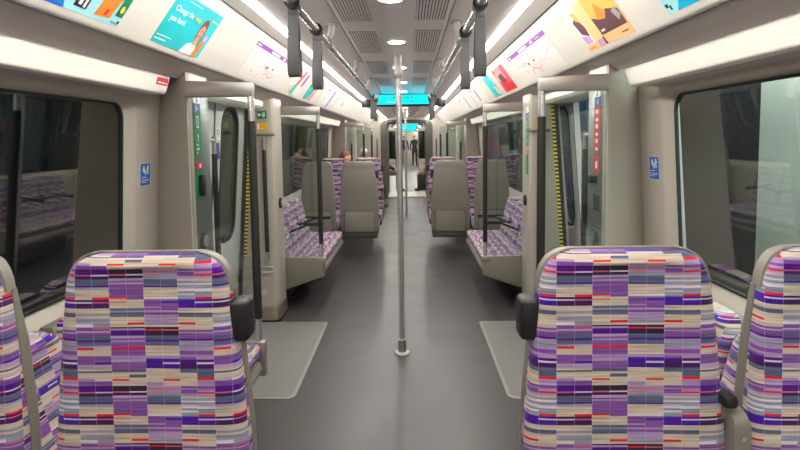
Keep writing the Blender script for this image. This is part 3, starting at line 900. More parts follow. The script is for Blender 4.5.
def make_bench(s, ya, yb, n, label, group='side benches'):
    """seats along the side wall facing the aisle"""
    t = thing('side_bench', label, 'bench', (s*1.23, (ya+yb)/2, 0), pi/2 if s < 0 else -pi/2, group)
    # local frame: front towards -y... rotated so that local -y looks at the aisle
    Lh = (yb-ya)/2; w = (yb-ya)/n
    def bw(z, zt=.868):
        ww = w/2-.012
        if z > zt-.08:
            k = min(1, (z-(zt-.08))/.08); ww = ww-.08+sqrt(max(0, .0064-(k*.08)**2))
        return ww
    for k in range(n):
        cx = -Lh+w*(k+.5)
        b = MB(); L, U = pad_rows(bw, .868, .44, .075, lambda z: -.12+.26*(z-.45), n=14, ns=18)
        L = [[(x+cx, y, z) for x, y, z in R] for R in L]; add_pad(b, L, U, vo=.1)
        bk = b.build('backrest', M['moq'], t, ang=60)
        b = MB(); b.prism([(-.14, .45), (.0, .45), (.04, .82), (.03, .85), (-.02, .85)], 'x', cx-w/2+.014, cx+w/2-.014, bev=.008); b.build('back_shell', M['shell'], t)
        b = MB()
        pr = [(-.16-(.33)*j/6, .478-.006*sin(pi*j/6)) for j in range(7)]+[(-.50-.032*sin(pi*j/8), .438+.040*cos(pi*j/8)) for j in range(1, 9)]
        acc = [0]
        for a, c_ in zip(pr, pr[1:]): acc.append(acc[-1]+math.hypot(c_[0]-a[0], c_[1]-a[1]))
        loops, uv = [], []
        for x in (-w/2+.003, -w/2+.008, -w/4, 0, w/4, w/2-.008, w/2-.003):
            ins = .010 if abs(x) > w/2-.005 else 0
            loops.append([(x+cx, y, z-ins) for y, z in pr]+[(x+cx, -.48, .40), (x+cx, -.16, .40)])
            uv.append([(x, v) for v in acc]+[(x, acc[-1]+.03), (x, acc[-1]+.35)])
        b.loft(loops, uvs=[[(u+UOFF+.083*k, v+.05) for u, v in R] for R in uv]); b.build('cushion', M['moq'], t, ang=50)
    b = MB(); b.prism([(-.53, .395), (-.545, .36), (-.53, .325), (-.20, .22), (0, .20), (0, .395)], 'x', -Lh+.022, Lh-.022, bev=.008); b.build('seat_pan', M['shell'], t)
    for k in range(1, n):
        x = -Lh+w*k
        b = MB(); b.tube([(x, -.13, .62), (x, -.30, .69), (x, -.46, .69)], .011, 10); b.box(x-.014, x+.014, -.47, -.2, .695, .712, bev=.006); b.build('armrest', M['black'], t)
    b = MB(); b.box(-Lh, Lh, -.13, -.01, .0, .21); b.build('heater_skirt', M['dark'], t)
    return t
for s in (-1, 1):
    side = 'left' if s < 0 else 'right'
    make_bench(s, 1.36, 2.55, 3, 'purple patterned side bench behind the nearest %s seats, under the window' % side)
    make_bench(s, 4.50, 5.78, 3, 'purple patterned side bench just past the nearer %s-hand door' % side)
    make_bench(s, 8.12, 8.92, 2, 'short side bench before the farther %s-hand door, behind the facing seats' % side)
    make_bench(s, 10.88, 12.9, 4, 'side bench at the far end of the car by the gangway, %s side' % side)

# ------------------------------------------------------------------ floor mats at the doors
for s in (-1, 1):
    side = 'left' if s < 0 else 'right'
    for vi, (a, e) in enumerate(((2.905, 4.177), (9.28, 10.52))):
        t = thing('door_mat', 'pale ribbed floor panel inside the %s %s-hand door' % ('nearer' if vi == 0 else 'farther', side), 'mat', (0, 0, 0), 0, 'ribbed door panels')
        xi, xo = .62, 1.30
        lp = [(s*xo, a), (s*(xi+.05), a)]+[(s*(xi+.05-.05*sin(pi/2*k/5)), a+.05-.05*cos(pi/2*k/5)) for k in range(1, 6)]+[(s*xi, e-.02), (s*(xi+.02), e), (s*xo, e)]
        b = MB(); b.prism(lp, 'z', .0005, .003); b.build('border', M['matedge'], t)
        cx = s*(xi+xo)/2; cy = (a+e)/2
        b = MB(); b.prism([(cx+(x-cx)*.935, cy+(y-cy)*.965) for x, y in lp], 'z', .002, .0045); b.build('ribbed_surface', M['mat'], t)

# ------------------------------------------------------------------ adverts, maps and line diagrams on the sloped panels
PD = (PB-PA); PL_ = PD.length; PD.normalize()
def poster(s, y0, y1, label, items, mats, base_m, cat='poster', v0=.004, v1=None, name='advert_poster', texts=(), group=None):
    """items: (u0,u1,v0,v1,material key[,skew]) in 0..1 from the left of the picture / from its top"""
    H = v1 if v1 else PL_-.006
    nrm = Vector((-s*abs(PD.y), 0, -abs(PD.x)))       # towards the aisle and down
    W = y1-y0
    def P(u, v, h):
        # u runs left to right as a reader in the aisle sees it; v from the top down
        yy = y0+u*W if s < 0 else y1-u*W
        q = PA+PD*(v0+v*(H-v0))
        p = Vector((s*q.x, yy, q.y))+nrm*h
        return p
    ms = [M[base_m]]; idx = {base_m: 0}
    b = MB()
    def slab(pts, h0, h1, mi):
        A = [b.bm.verts.new(P(u, v, h0)) for u, v in pts]; B = [b.bm.verts.new(P(u, v, h1)) for u, v in pts]
        fs = [b.bm.faces.new(A[::-1]), b.bm.faces.new(B)]
        for i in range(len(pts)): j = (i+1) % len(pts); fs.append(b.bm.faces.new((A[i], A[j], B[j], B[i])))
        for f in fs: f.material_index = mi
    slab([(0, 0), (1, 0), (1, 1), (0, 1)], .0006, .0016, 0)
    h = .0016
    for it in items:
        k = it[-1] if isinstance(it[-1], str) else it[4]
        if k not in idx: idx[k] = len(ms); ms.append(M[k])
        if isinstance(it[0], (list, tuple)): pts = it[0]
        else: u0, u1, a, c_ = it[:4]; pts = [(u0, a), (u1, a), (u1, c_), (u0, c_)]
        slab(pts, h-.0002, h+.0004, idx[k]); h += .00025
    o = b.build(name, ms)
    tag(o, label, cat, group)
    for (txt, u, v, size, mk) in texts:
        cu = bpy.data.curves.new('lettering', 'FONT'); cu.body = txt; cu.size = size; cu.extrude = .0003; cu.materials.append(M[mk])
        tmp = bpy.data.objects.new('lettering', cu); COL.objects.link(tmp)
        me = bpy.data.meshes.new_from_object(tmp.evaluated_get(bpy.context.evaluated_depsgraph_get())); bpy.data.objects.remove(tmp)
        ob = bpy.data.objects.new('lettering', me); COL.objects.link(ob)
        ex = (P(1, 0, 0)-P(0, 0, 0)).normalized(); ey = (P(0, 0, 0)-P(0, 1, 0)).normalized(); ez = ex.cross(ey)
        mtx = Matrix((ex, ey, ez)).transposed().to_4x4(); mtx.translation = P(u, v, h+.0006)
        ob.matrix_world = mtx; ob.parent = o
    return o
def ell(cu, cv, a, c_, n=18, rot=0):
    return [(cu+a*cos(2*pi*k/n)*cos(rot)-c_*sin(2*pi*k/n)*sin(rot), cv+a*cos(2*pi*k/n)*sin(rot)+c_*sin(2*pi*k/n)*cos(rot)) for k in range(n)]
G = 'adverts and diagrams above the windows'
poster(-1, 1.29, 1.777, 'light blue advert with orange shape, cut by the upper left picture edge', [
    ([(0, 0), (.46, 0), (.40, .85), (.44, 1), (0, 1)], 'cobalt'), ([(.0, .84), (.2, .86), (.44, 1), (0, 1)], 'blue'), (.50, .62, .74, .92, 'ink'), (.53, .56, .78, .88, 'white'), (.58, .60, .76, .9, 'white'),
    ([(.76, 0), (.94, 0), (.87, .91), (.71, .94)], 'porange'), ([(.80, .80), (.83, .78), (.82, .88), (.79, .9)], 'red'), (.91, .99, .45, .84, 'green'), (ell(.95, .72, .02, .06), 'yellow'),
    (.90, .96, .93, .96, 'inkgrey'), (.965, .985, .90, .95, 'ink')], None, 'sky', group=G)
poster(-1, 2.009, 2.451, 'turquoise bank advert with smiling woman on the left panel', [
    ([(0, .55), (.35, .5), (.62, 1), (0, 1)], 'cyand'), ([(.10, .78), (.22, .40), (.42, 1), (.2, 1)], 'cyan'), (.02, .3, .83, .845, 'white'), (.02, .22, .90, .925, 'white'),
    (.24, .5, .07, .085, 'white'), (.84, .95, .17, .19, 'white'), (.80, .83, .15, .2, 'yellow'),
    ([(.54, 1), (.60, .80), (.70, .74), (.80, .78), (.84, 1)], 'white'), (ell(.745, .45, .075, .25), 'phair'), (ell(.745, .50, .058, .16), 'pskin'), ([(.71, .62), (.78, .62), (.79, .78), (.69, .78)], 'pskin'),
    ([(.80, 1), (.84, .68), (.90, .58), (.93, .66), (.90, 1)], 'porange'), (.86, .93, .5, .62, 'lilac'), ([(.70, .56), (.79, .56), (.77, .59), (.72, .59)], 'crimson'),
    (.715, .735, .45, .465, 'ink'), (.757, .777, .45, .465, 'ink')], None, 'cyan',
    texts=[('Change the', .05, .33, .036, 'white'), ('way', .47, .33, .036, 'yellow'), ('you bank', .05, .52, .036, 'white')], group=G)
def mapitems(flip):
    it = [(.0, 1, 0.0, .12, 'purple'), (.02, .1, .045, .08, 'white'), (.36, .58, .03, .095, 'white'), (.68, .74, .035, .085, 'white'), (.80, .9, .045, .08, 'lilac')]
    rnd = random.Random(3 if flip else 5)
    it += [([(.04, .44), (.34, .44), (.46, .62), (.46, .635), (.335, .455), (.04, .455)], 'lilac'), ([(.46, .62), (.74, .62), (.74, .636), (.46, .636)], 'lilac'),
           ([(.74, .62), (.9, .44), (.97, .44), (.97, .455), (.905, .455), (.74, .636)], 'lilac')]
    for k in range(26):
        u = rnd.uniform(.05, .93); v = rnd.uniform(.40, .9)
        it.append((u, u+rnd.uniform(.012, .04), v, v+.016, rnd.choice(['inkgrey', 'rose', 'inkgrey', 'crimson'])))
    it += [(.42, .45, .48, .56, 'ink'), (.56, .585, .46, .54, 'ink')]
    it += [([(.42, .75), (.5, .68), (.58, .78), (.66, .7), (.66, .72), (.58, .80), (.5, .70), (.42, .77)], 'crimson')]
    return it
poster(-1, 3.02, 3.93, 'pale line diagram with purple header on the left panel', mapitems(0), None, 'offwhite', name='line_diagram', cat='map', group=G)
poster(1, 2.88, 3.90, 'pale line diagram with purple header on the right panel', mapitems(1), None, 'offwhite', name='line_diagram', cat='map', group=G)
poster(1, 2.017, 2.501, 'orange sunset photo advert on the right panel', [
    ([(.0, 0), (.18, 0), (.30, .52), (.24, .86), (.04, .9), (.0, .4)], 'lilac') if 0 else (.62, 1.0, .0, .2, 'amber'),
    (.02, .24, .02, .86, 'white'), ([(.05, .3), (.18, .2), (.24, .5), (.22, .7), (.08, .6)], 'brown'), ([(.10, .1), (.22, .14), (.24, .4), (.14, .3)], 'amber'), ([(.04, .62), (.2, .7), (.22, .84), (.05, .84)], 'lilac'),
    (.46, .98, .0, .80, 'amber'), ([(.46, .42), (.62, .52), (.80, .40), (.98, .5), (.98, .80), (.46, .80)], 'brown'), ([(.56, .5), (.66, .2), (.78, .44), (.7, .55)], 'porange'),
    ([(.86, .5), (.94, .44), (.97, .62), (.90, .7)], 'inkgrey'), (.5, .58, .7, .74, 'white'), (.30, .42, .84, .97, 'lilac'), (.44, .47, .82, .98, 'brown'), (.06, .2, .92, .95, 'porange'), (.82, .94, .9, .92, 'brown')],
    None, 'peach', texts=[], group=G)
poster(1, 1.28, 1.762, 'light blue and cyan advert cut by the upper right picture edge', [
    ([(.62, 0), (1, 0), (1, 1), (.12, 1)], 'azure'), (ell(.46, .80, .07, .11), 'magenta'), (.02, .05, .84, .9, 'ink'), (.06, .08, .88, .95, 'ink')], None, 'sky', group=G)
poster(-1, 4.16, 4.66, 'white advert with teal and orange stripes behind the second left strap', [
    ([(.5, 0), (.62, 0), (.46, 1), (.26, 1)], 'crimson'), ([(.34, .6), (.48, .55), (.5, 1), (.24, 1)], 'cyand'), ([(.12, .7), (.3, .62), (.24, 1), (.06, 1)], 'peach'), ([(.76, .05), (.9, .05), (.86, .5), (.72, .5)], 'purple'), (.36, .44, .2, .3, 'ink'), (.74, .82, .5, .6, 'ink')], None, 'offwhite', group=G)
poster(-1, 4.86, 5.34, 'teal advert with pale figure, third from front on the left panel', [
    ([(.0, 0), (.75, 0), (.35, 1), (0, 1)], 'green'), ([(.0, .5), (.35, .3), (.35, 1), (0, 1)], 'cyand'), ([(.6, .2), (.8, .1), (.7, 1), (.3, 1)], 'rose'), ([(.7, .3), (.8, .1), (.86, .3), (.6, 1), (.5, 1)], 'inkgrey')], None, 'offwhite', group=G)
M['bandblue'] = mat('print_band_blue', (128, 148, 190), .45)
poster(-1, 5.55, 6.35, 'white notice with slanted blue band on the left panel', [(.25, .42, .10, .17, 'purple'), (.74, .90, .0, 1, 'bandblue'), (.2, .4, .55, .57, 'rose'), (.22, .42, .62, .64, 'inkgrey')], None, 'offwhite', group=G)
poster(-1, 6.6, 7.9, 'white notice with small red line before the gangway, left panel', [(.42, .52, .30, .62, 'rose'), (.1, .2, .2, .24, 'inkgrey')], None, 'offwhite', group=G)
poster(1, 4.16, 4.62, 'crimson advert on the right panel beside the line diagram', [
    ([(0, 0), (.7, 0), (.75, .5), (0, .5)], 'rose'), ([(.2, .3), (.6, .25), (.66, .6), (.3, .7)], 'brown'), ([(.1, .6), (.9, .7), (1, 1), (.3, 1)], 'red'), (.05, .16, .02, .2, 'brown')], None, 'crimson', group=G)
poster(1, 4.82, 5.18, 'cyan advert with tan hand on the right panel', [([(.3, .4), (.7, .5), (.9, 1), (.4, 1)], 'cyand'), ([(.62, .5), (.95, .6), (1, .95), (.7, .95)], 'peach'), (.9, 1, .0, .5, 'offwhite')], None, 'cyan', group=G)
poster(1, 5.5, 6.5, 'white notice with grey band and purple mark on the right panel', [(.12, .24, .08, .16, 'purple'), (.40, .52, .1, .8, 'inkgrey'), (.0, .03, 0, 1, 'inkgrey'), (.7, .8, .3, .33, 'rose')], None, 'offwhite', group=G)
poster(1, 6.75, 7.95, 'white notice with grey band farthest along the right panel', [(.12, .24, .1, .2, 'purple'), (.62, .74, .1, .9, 'inkgrey'), (.3, .44, .5, .54, 'rose')], None, 'offwhite', group=G)

# ------------------------------------------------------------------ stickers and signs
def sticker_x(s, x, y0, y1, z0, z1, label, layers, base_m, name='sign', cat='sign', group=None, lean=0):
    """flat sign on a surface that faces the aisle; layers: (y0,y1,z0,z1,mat) as 0..1 fractions"""
    b = MB(); ms = [M[base_m]]; idx = {base_m: 0}
    def pt(y, z, h): return (s*(x-lean*(z-(z0+z1)/2)-h), y, z)
    def slab(a, e, c_, d, h0, h1, mi):
        A = [pt(a, c_, h0), pt(e, c_, h0), pt(e, d, h0), pt(a, d, h0)]; B = [pt(a, c_, h1), pt(e, c_, h1), pt(e, d, h1), pt(a, d, h1)]
        b.loft([A, B], mi=mi)
    slab(y0, y1, z0, z1, .0004, .0016, 0); h = .0016
    for (a, e, c_, d, k) in layers:
        if k not in idx: idx[k] = len(ms); ms.append(M[k])
        slab(y0+a*(y1-y0), y0+e*(y1-y0), z0+c_*(z1-z0), z0+d*(z1-z0), h-.0002, h+.0004, idx[k]); h += .0002
    return tag(b.build(name, ms), label, cat, group)
for s, side in ((-1, 'left'), (1, 'right')):
    L = [(.06, .94, .03, .97, 'blue'), (.30, .40, .80, .88, 'white'), (.24, .44, .66, .80, 'white'), (.30, .52, .58, .68, 'white'), (.44, .56, .48, .60, 'white'), (.64, .76, .82, .90, 'white'), (.60, .80, .70, .81, 'white'),
         (.56, .70, .62, .72, 'white'), (.66, .78, .52, .64, 'white'), (.14, .6, .37, .40, 'white'), (.14, .86, .27, .29, 'white'), (.14, .80, .21, .23, 'white'), (.14, .6, .15, .17, 'white')]
    if s > 0: L = [(1-e, 1-a, c_, d, k) for a, e, c_, d, k in L]
    sticker_x(s, wx(1.338), 2.57, 2.68, 1.280, 1.398, 'blue priority seat sticker on the %s wall beside the window' % side, L, 'offwhite', name='priority_sticker', cat='sticker', lean=.06, group='priority seat stickers')
# red sticker on the end of the left valance
b = MB()
def vface(z): return -(1.105+(1.822-z)*.2973)
def vslab(y0, y1, z0, z1, h0, h1, mi):
    b.loft([[(vface(z)+h, y, z) for y, z in ((y0, z0), (y1, z0), (y1, z1), (y0, z1))] for h in (h0, h1)], mi=mi)
vslab(2.435, 2.545, 1.776, 1.810, .0005, .0015, 0)
for y0, y1, z0, z1, mi in ((2.445, 2.48, 1.783, 1.791, 1), (2.487, 2.51, 1.783, 1.791, 1), (2.515, 2.535, 1.783, 1.789, 1), (2.435, 2.545, 1.796, 1.810, 2)): vslab(y0, y1, z0, z1, .0014, .002, mi)
tag(b.build('alarm_sticker', [M['red'], M['white'], M['crimson']]), 'small red sticker at the end of the left cream panel', 'sticker')

# emergency sign columns on the pillars' inner faces
def sign_column(s, y0, z, spec, label):
    t = thing('sign_column', label, 'sign', (s*1.03, y0, 0), 0, 'door sign columns')
    for (nm, z0, z1, mk, marks) in spec:
        b = MB(); x0, x1 = sorted((-s*.0005, -s*.003)); b.box(x0, x1, -.012, .070, z0, z1)
        p = b.build(nm, M[mk], t)
        if marks:
            b = MB()
            x0, x1 = sorted((-s*.0028, -s*.0036))
            for (a, e, c_, d) in marks: b.box(x0, x1, .062*a, .062*e, z0+(z1-z0)*c_, z0+(z1-z0)*d)
            b.build('printing', M['white'] if mk not in ('white',) else M['ink'], p)
    return t
bars = lambda n: [(.2, .3+.5*((k*37) % 10)/10, .08+.84*k/n, .08+.84*k/n+.4/n) for k in range(n)]
GREEN = [('pictogram', 1.70, 1.745, 'white', [(.4, .6, .3, .8), (.3, .7, .15, .3)]), ('small_print', 1.655, 1.70, 'navy', bars(4)), ('door_notice', 1.555, 1.652, 'green', [(.3, .36, .2, .8), (.64, .7, .2, .8), (.3, .7, .76, .82), (.3, .7, .2, .26)]),
         ('instructions', 1.43, 1.552, 'green', [(.4, .6, .8, .9), (.46, .54, .6, .8)]+bars(5)[:3]), ('alarm_label', 1.36, 1.395, 'red', [(.5, .9, .2, .8)]), ('release_handle_cover', 1.20, 1.355, 'green', [])]
RED = [('pictogram', 1.70, 1.745, 'white', [(.4, .6, .3, .8), (.3, .7, .15, .3)]), ('small_print', 1.655, 1.70, 'navy', bars(4)), ('alarm_instructions', 1.42, 1.652, 'red', [(.25, .75, .04+.16*k, .10+.16*k+.03*(k % 2)) for k in range(6)]),
       ('alarm_unit', 1.31, 1.40, 'red', [(.3, .7, .3, .7)]), ('alarm_cover', 1.12, 1.20, 'ink', [])]
yo = 2.574
cA = sign_column(-1, 2.645, 0, GREEN, 'green emergency sign column behind glass at the nearer left door')
cB = sign_column(1, 2.665, 0, RED, 'red alarm sign column behind glass at the nearer right door')
cC = sign_column(1, 4.25, 0, GREEN, 'green sign column on the far pillar of the nearer right door')
b = MB(); b.box(.003, .03, .015, .047, 1.22, 1.33, bev=.006); b.build('release_handle', M['ink'], cA)
# handle under the alarm sign
b = MB(); b.box(-.045, -.003, .01, .05, 1.262, 1.30, bev=.008); b.build('alarm_handle', M['black'], cB)
def button(s, y, label, lit):
    t = thing('door_button', label, 'button', (s*1.03, y, .98), 0, 'door buttons')
    b = MB(); b.lathe([(.045, -s*.0005), (.045, -s*.012), (.034, -s*.018)], n=24, axis='x'); b.build('bezel', M['black'], t)
    b = MB(); b.lathe([(.031, -s*.016), (.031, -s*.021), (.022, -s*.023)], n=24, axis='x'); b.build('push_plate', M['green'] if lit else M['steel'], t)
button(-1, 2.69, 'round black door button under the green sign column, left', False)
button(1, 2.70, 'round green door button under the red sign column, right', True)
button(-1, 4.33, 'round black door button on the far left pillar above the bench end', False)
button(1, 4.33, 'round green door button on the far right pillar above the bench end', True)

# signs on the far pillar faces that look at the camera
def sign_y(x0, x1, y, z0, z1, label, layers, base_m, group=None):
    b = MB(); ms = [M[base_m]]; idx = {base_m: 0}
    b.box(x0, x1, y-.0016, y-.0004, z0, z1, 0); h = .0016
    for (a, e, c_, d, k) in layers:
        if k not in idx: idx[k] = len(ms); ms.append(M[k])
        b.box(x0+a*(x1-x0), x0+e*(x1-x0), y-h-.0004, y-h+.0002, z0+c_*(z1-z0), z0+d*(z1-z0), idx[k]); h += .0002
    return tag(b.build('sign', ms), label, 'sign', group)
yf = 4.18
sign_y(-1.155, -1.078, yf, 1.68, 1.745, 'green exit arrow sign on the far left door pillar', [(.08, .45, .42, .58, 'white'), (.12, .24, .30, .70, 'white'), (.58, .66, .2, .8, 'white'), (.66, .86, .5, .62, 'white'), (.7, .78, .2, .5, 'white'), (.72, .82, .68, .82, 'white')], 'green')
sign_y(-1.16, -1.075, yf, 1.595, 1.645, 'yellow warning label under the green exit sign', [(.02, .2, .1, .9, 'white'), (.3, .9, .6, .75, 'orange'), (.3, .8, .3, .45, 'orange')], 'yellow')
sign_y(1.09, 1.15, yf, 1.64, 1.72, 'blue and green notice on the far right door pillar', [(.1, .9, .5, .95, 'navy'), (.1, .9, .05, .4, 'green')], 'offwhite')
sign_y(1.075, 1.14, yf, 1.575, 1.62, 'yellow warning label on the far right door pillar', [(.2, .6, .2, .8, 'orange')], 'yellow')
# short horizontal handles near the top of those pillars
for s, side in ((-1, 'left'), (1, 'right')):
    t = thing('short_grab_rail', 'short grey horizontal handle on the far %s door pillar under the labels' % side, 'rail', (s*1.10, yf, 1.555), 0, 'short pillar handles')
    b = MB(); b.tube([(-.075, -.001, 0), (-.07, -.028, 0), (-.05, -.036, 0), (.05, -.036, 0), (.07, -.028, 0), (.075, -.001, 0)], .013, 14); b.build('bar', M['shell'], t)
    b = MB(); b.lathe([(.016, -.001), (.016, -.006)], (-.075, 0, 0), 14, 'y'); b.lathe([(.016, -.001), (.016, -.006)], (.0, -.0, -.0), 3, 'y') if 0 else None; b.build('rose', M['dark'], t)

# ------------------------------------------------------------------ outside: tunnel on the left, platform screens on the right
b = MB(); b.box(-2.75, -2.6, -4, 16, -1, 3.4); struct(b.build('wall_tunnel', M['tunnel']))
b = MB(); b.box(2.10, 2.2, -4, 16, -1, 3.4); struct(b.build('wall_platform', M['psddark']))
b = MB(); b.box(1.62, 2.1, -4, 16, -.25, -.03); struct(b.build('floor_platform', M['psddark']))
def psd_panel(y0, y1, label, m='psd', x=1.80, z0=.0, z1=2.35):
    t = thing('platform_screen', label, 'platform screen', (x, y0, -.03), 0, 'platform screens')
    b = MB(); b.box(0, .05, .03, y1-y0-.03, z0, z1, bev=.004); b.build('panel', M[m], t)
    for yy in ((0, y1-y0-.05) if m != 'psd' else ()):
        b = MB(); b.box(-.02, .06, yy, yy+.05, 0, z1, bev=.004); b.build('frame_post', M['psdblue'] if m != 'psd' else M['psd'], t)
    b = MB(); b.box(-.01, .055, .03, y1-y0-.03, .72, .86); b.build('band', M['psddark'], t)
    return t
psd_panel(-.6, 1.0, 'pale platform screen panel outside the near right window, first', 'psd')
psd_panel(1.0, 2.66, 'pale platform screen panel outside the right window', 'psd')
M['psdteal'] = mat('platform_teal', (60, 98, 122), .4, noise=.15, nscale=2)
psd_panel(5.1, 5.62, 'blue framed platform door outside the nearer right-hand doors', 'psdteal')
psd_panel(5.64, 6.3, 'blue framed platform door outside past the nearer right-hand doors', 'psdteal')
psd_panel(6.5, 8.6, 'dark platform screen outside the far right window', 'psddark')
t = thing('platform_poster', 'red and blue platform poster outside the farther right-hand door', 'poster', (2.07, 11.6, .7), 0)
b = MB(); b.box(0, .012, 0, 2.6, 0, 1.2); b.build('sheet', M['navy'], t)
b = MB(); b.box(-.004, 0, .2, .7, .45, .8); b.box(-.004, 0, 1.2, 1.7, .5, .9); b.box(-.004, 0, 1.9, 2.3, .35, .55); b.build('printed_blocks', M['red'], t)
# unseen fill lights added above the gap to brighten the platform screens
def area(name, loc, rot, sx, sy, e, col=(1, .96, .9)):
    l = bpy.data.lights.new(name, 'AREA'); l.shape = 'RECTANGLE'; l.size = sx; l.size_y = sy; l.energy = e; l.color = col
    o = bpy.data.objects.new(name, l); COL.objects.link(o); o.location = loc; o.rotation_euler = rot; return o
area('platform_fill', (1.70, .6, 2.45), (0, radians(-52), 0), .10, 5.0, 150, (.95, 1, .97))
area('platform_fill_far', (1.70, 9.0, 2.45), (0, radians(-52), 0), .10, 9.0, 45, (.9, .97, 1))

# ------------------------------------------------------------------ people (far off, beyond the second doors)
def skin_body(name, joints, edges, root, mats, face_mat, parent):
    me = bpy.data.meshes.new(name)
    keys = list(joints); ix = {k: i for i, k in enumerate(keys)}
    me.from_pydata([joints[k][:3] for k in keys], [(ix[a], ix[c_]) for a, c_ in edges], [])
    o = bpy.data.objects.new(name, me); COL.objects.link(o)
    m1 = o.modifiers.new('skin', 'SKIN'); m1.use_smooth_shade = True
    for k in keys:
        v = me.skin_vertices[0].data[ix[k]]; r = joints[k][3]
        v.radius = r if isinstance(r, tuple) else (r, r); v.use_root = (k == root)
    m2 = o.modifiers.new('sub', 'SUBSURF'); m2.levels = 2; m2.render_levels = 2
    dg = bpy.context.evaluated_depsgraph_get()
    nm = bpy.data.meshes.new_from_object(o.evaluated_get(dg))
    o.modifiers.clear(); o.data = nm; nm.name = name
    nm.materials.clear()
    for m in mats: nm.materials.append(m)
    for p in nm.polygons: p.material_index = face_mat(p.center); p.use_smooth = True
    o.parent = parent
    return o
def person(loc, rotz, label, top, legs, hair_m, cap=None, scale=1):
    """adult sitting upright, hands on the thighs; local frame: looks along -y, seat at z=.47"""
    t = thing('person', label, 'person', loc, rotz)
    J = {'pelvis': (0, 0, .56, (.155, .12)), 'waist': (0, .0, .72, (.135, .105)), 'chest': (0, .01, .90, (.165, .115)), 'shoulder': (0, .015, 1.03, (.12, .085)), 'neck': (0, .0, 1.10, .052),
         'jaw': (0, -.012, 1.165, (.062, .075)), 'skull': (0, -.002, 1.235, (.075, .092)), 'crown': (0, .006, 1.295, (.058, .07)), 'nose': (0, -.095, 1.215, .014), }
    E = [('pelvis', 'waist'), ('waist', 'chest'), ('chest', 'shoulder'), ('shoulder', 'neck'), ('neck', 'jaw'), ('jaw', 'skull'), ('skull', 'crown'), ('skull', 'nose')]
    for s, n in ((-1, 'r'), (1, 'l')):
        J.update({'sh'+n: (s*.185, .015, 1.02, .062), 'el'+n: (s*.235, -.03, .76, .046), 'wr'+n: (s*.15, -.24, .63, .032), 'pa'+n: (s*.13, -.30, .615, (.036, .022)),
                  'hi'+n: (s*.10, -.06, .535, .092), 'kn'+n: (s*.12, -.43, .53, .062), 'sn'+n: (s*.12, -.42, .30, .056), 'an'+n: (s*.12, -.40, .09, .04), 'he'+n: (s*.12, -.39, .045, .04), 'to'+n: (s*.125, -.54, .035, (.042, .03)), 'ear'+n: (s*.082, .01, 1.215, .018)})
        E += [('shoulder', 'sh'+n), ('sh'+n, 'el'+n), ('el'+n, 'wr'+n), ('wr'+n, 'pa'+n), ('pelvis', 'hi'+n), ('hi'+n, 'kn'+n), ('kn'+n, 'sn'+n), ('sn'+n, 'an'+n), ('an'+n, 'he'+n), ('he'+n, 'to'+n), ('skull', 'ear'+n)]
        for f, dx_ in enumerate((-.024, -.008, .008, .022)):
            ln = (.05, .062, .06, .048)[f]
            J['f%d%s' % (f, n)] = (s*.13+dx_, -.345, .60, .0095); J['g%d%s' % (f, n)] = (s*.13+dx_, -.345-ln*.55, .575, .008)
            E += [('pa'+n, 'f%d%s' % (f, n)), ('f%d%s' % (f, n), 'g%d%s' % (f, n))]
        J['t0'+n] = (s*.13-s*.045, -.31, .605, .011); J['t1'+n] = (s*.13-s*.05, -.345, .59, .009); E += [('pa'+n, 't0'+n), ('t0'+n, 't1'+n)]
    def fm(c_):
        if c_.z > 1.105: return 0
        if c_.y < -.26 and c_.z > .575 and abs(c_.x) < .2 and c_.z < .66 and c_.y > -.40: return 0
        if c_.z < .085: return 3
        if c_.z > .63 or (c_.z > .60 and c_.y > -.04): return 1
        return 2
    skin_body('body', J, E, 'pelvis', [M['skin'], M[top], M[legs], M['shoe']], fm, t)
    b = MB(); L = []
    for k in range(7):
        a = pi/2*k/6
        z = 1.215+.112*sin(a); r = cos(a)
        L.append([(.086*r*cos(2*pi*j/16)*1.0, .016+(.100*r)*sin(2*pi*j/16), z-(.05 if sin(2*pi*j/16) > .2 else -.03)*(1-k/6)) for j in range(16)])
    b.loft(L); b.build('cap' if cap else 'hair', M[hair_m], t)
    if cap:
        b = MB(); b.prism([(-.07, -.085), (-.06, -.15), (0, -.17), (.06, -.15), (.07, -.085)], 'z', 1.262, 1.27); b.build('cap_peak', M[hair_m], t)
    # eyes and mouth
    for s in (-1, 1):
        b = MB(); b.lathe([(.003, -.086), (.011, -.080), (.011, -.07)], (s*.03, 0, 1.235), 10, 'y'); b.build('eye', M['ink'], t)
    b = MB(); b.box(-.022, .022, -.088, -.075, 1.17, 1.178); b.build('mouth', M['crimson'], t)
    t.scale = (scale,)*3
    return t
person((-.98, 8.42, 0), pi/2, 'person with auburn hair sitting behind the left facing seats', 'navycloth', 'coat_dark', 'redhair')
person((-.95, 11.5, 0), pi/2, 'person in white cap sitting past the farther left-hand door', 'tan', 'coat_dark', 'cap', cap=True)
person((-.62, 15.0, 0), pi/2, 'person in grey trousers and dark coat sitting left beyond the gangway', 'coat_dark', 'trouser_grey', 'brownhair')
person((.74, 15.05, 0), -pi/2, 'person in tan jacket sitting right beyond the gangway', 'tan', 'pinkcloth', 'brownhair')
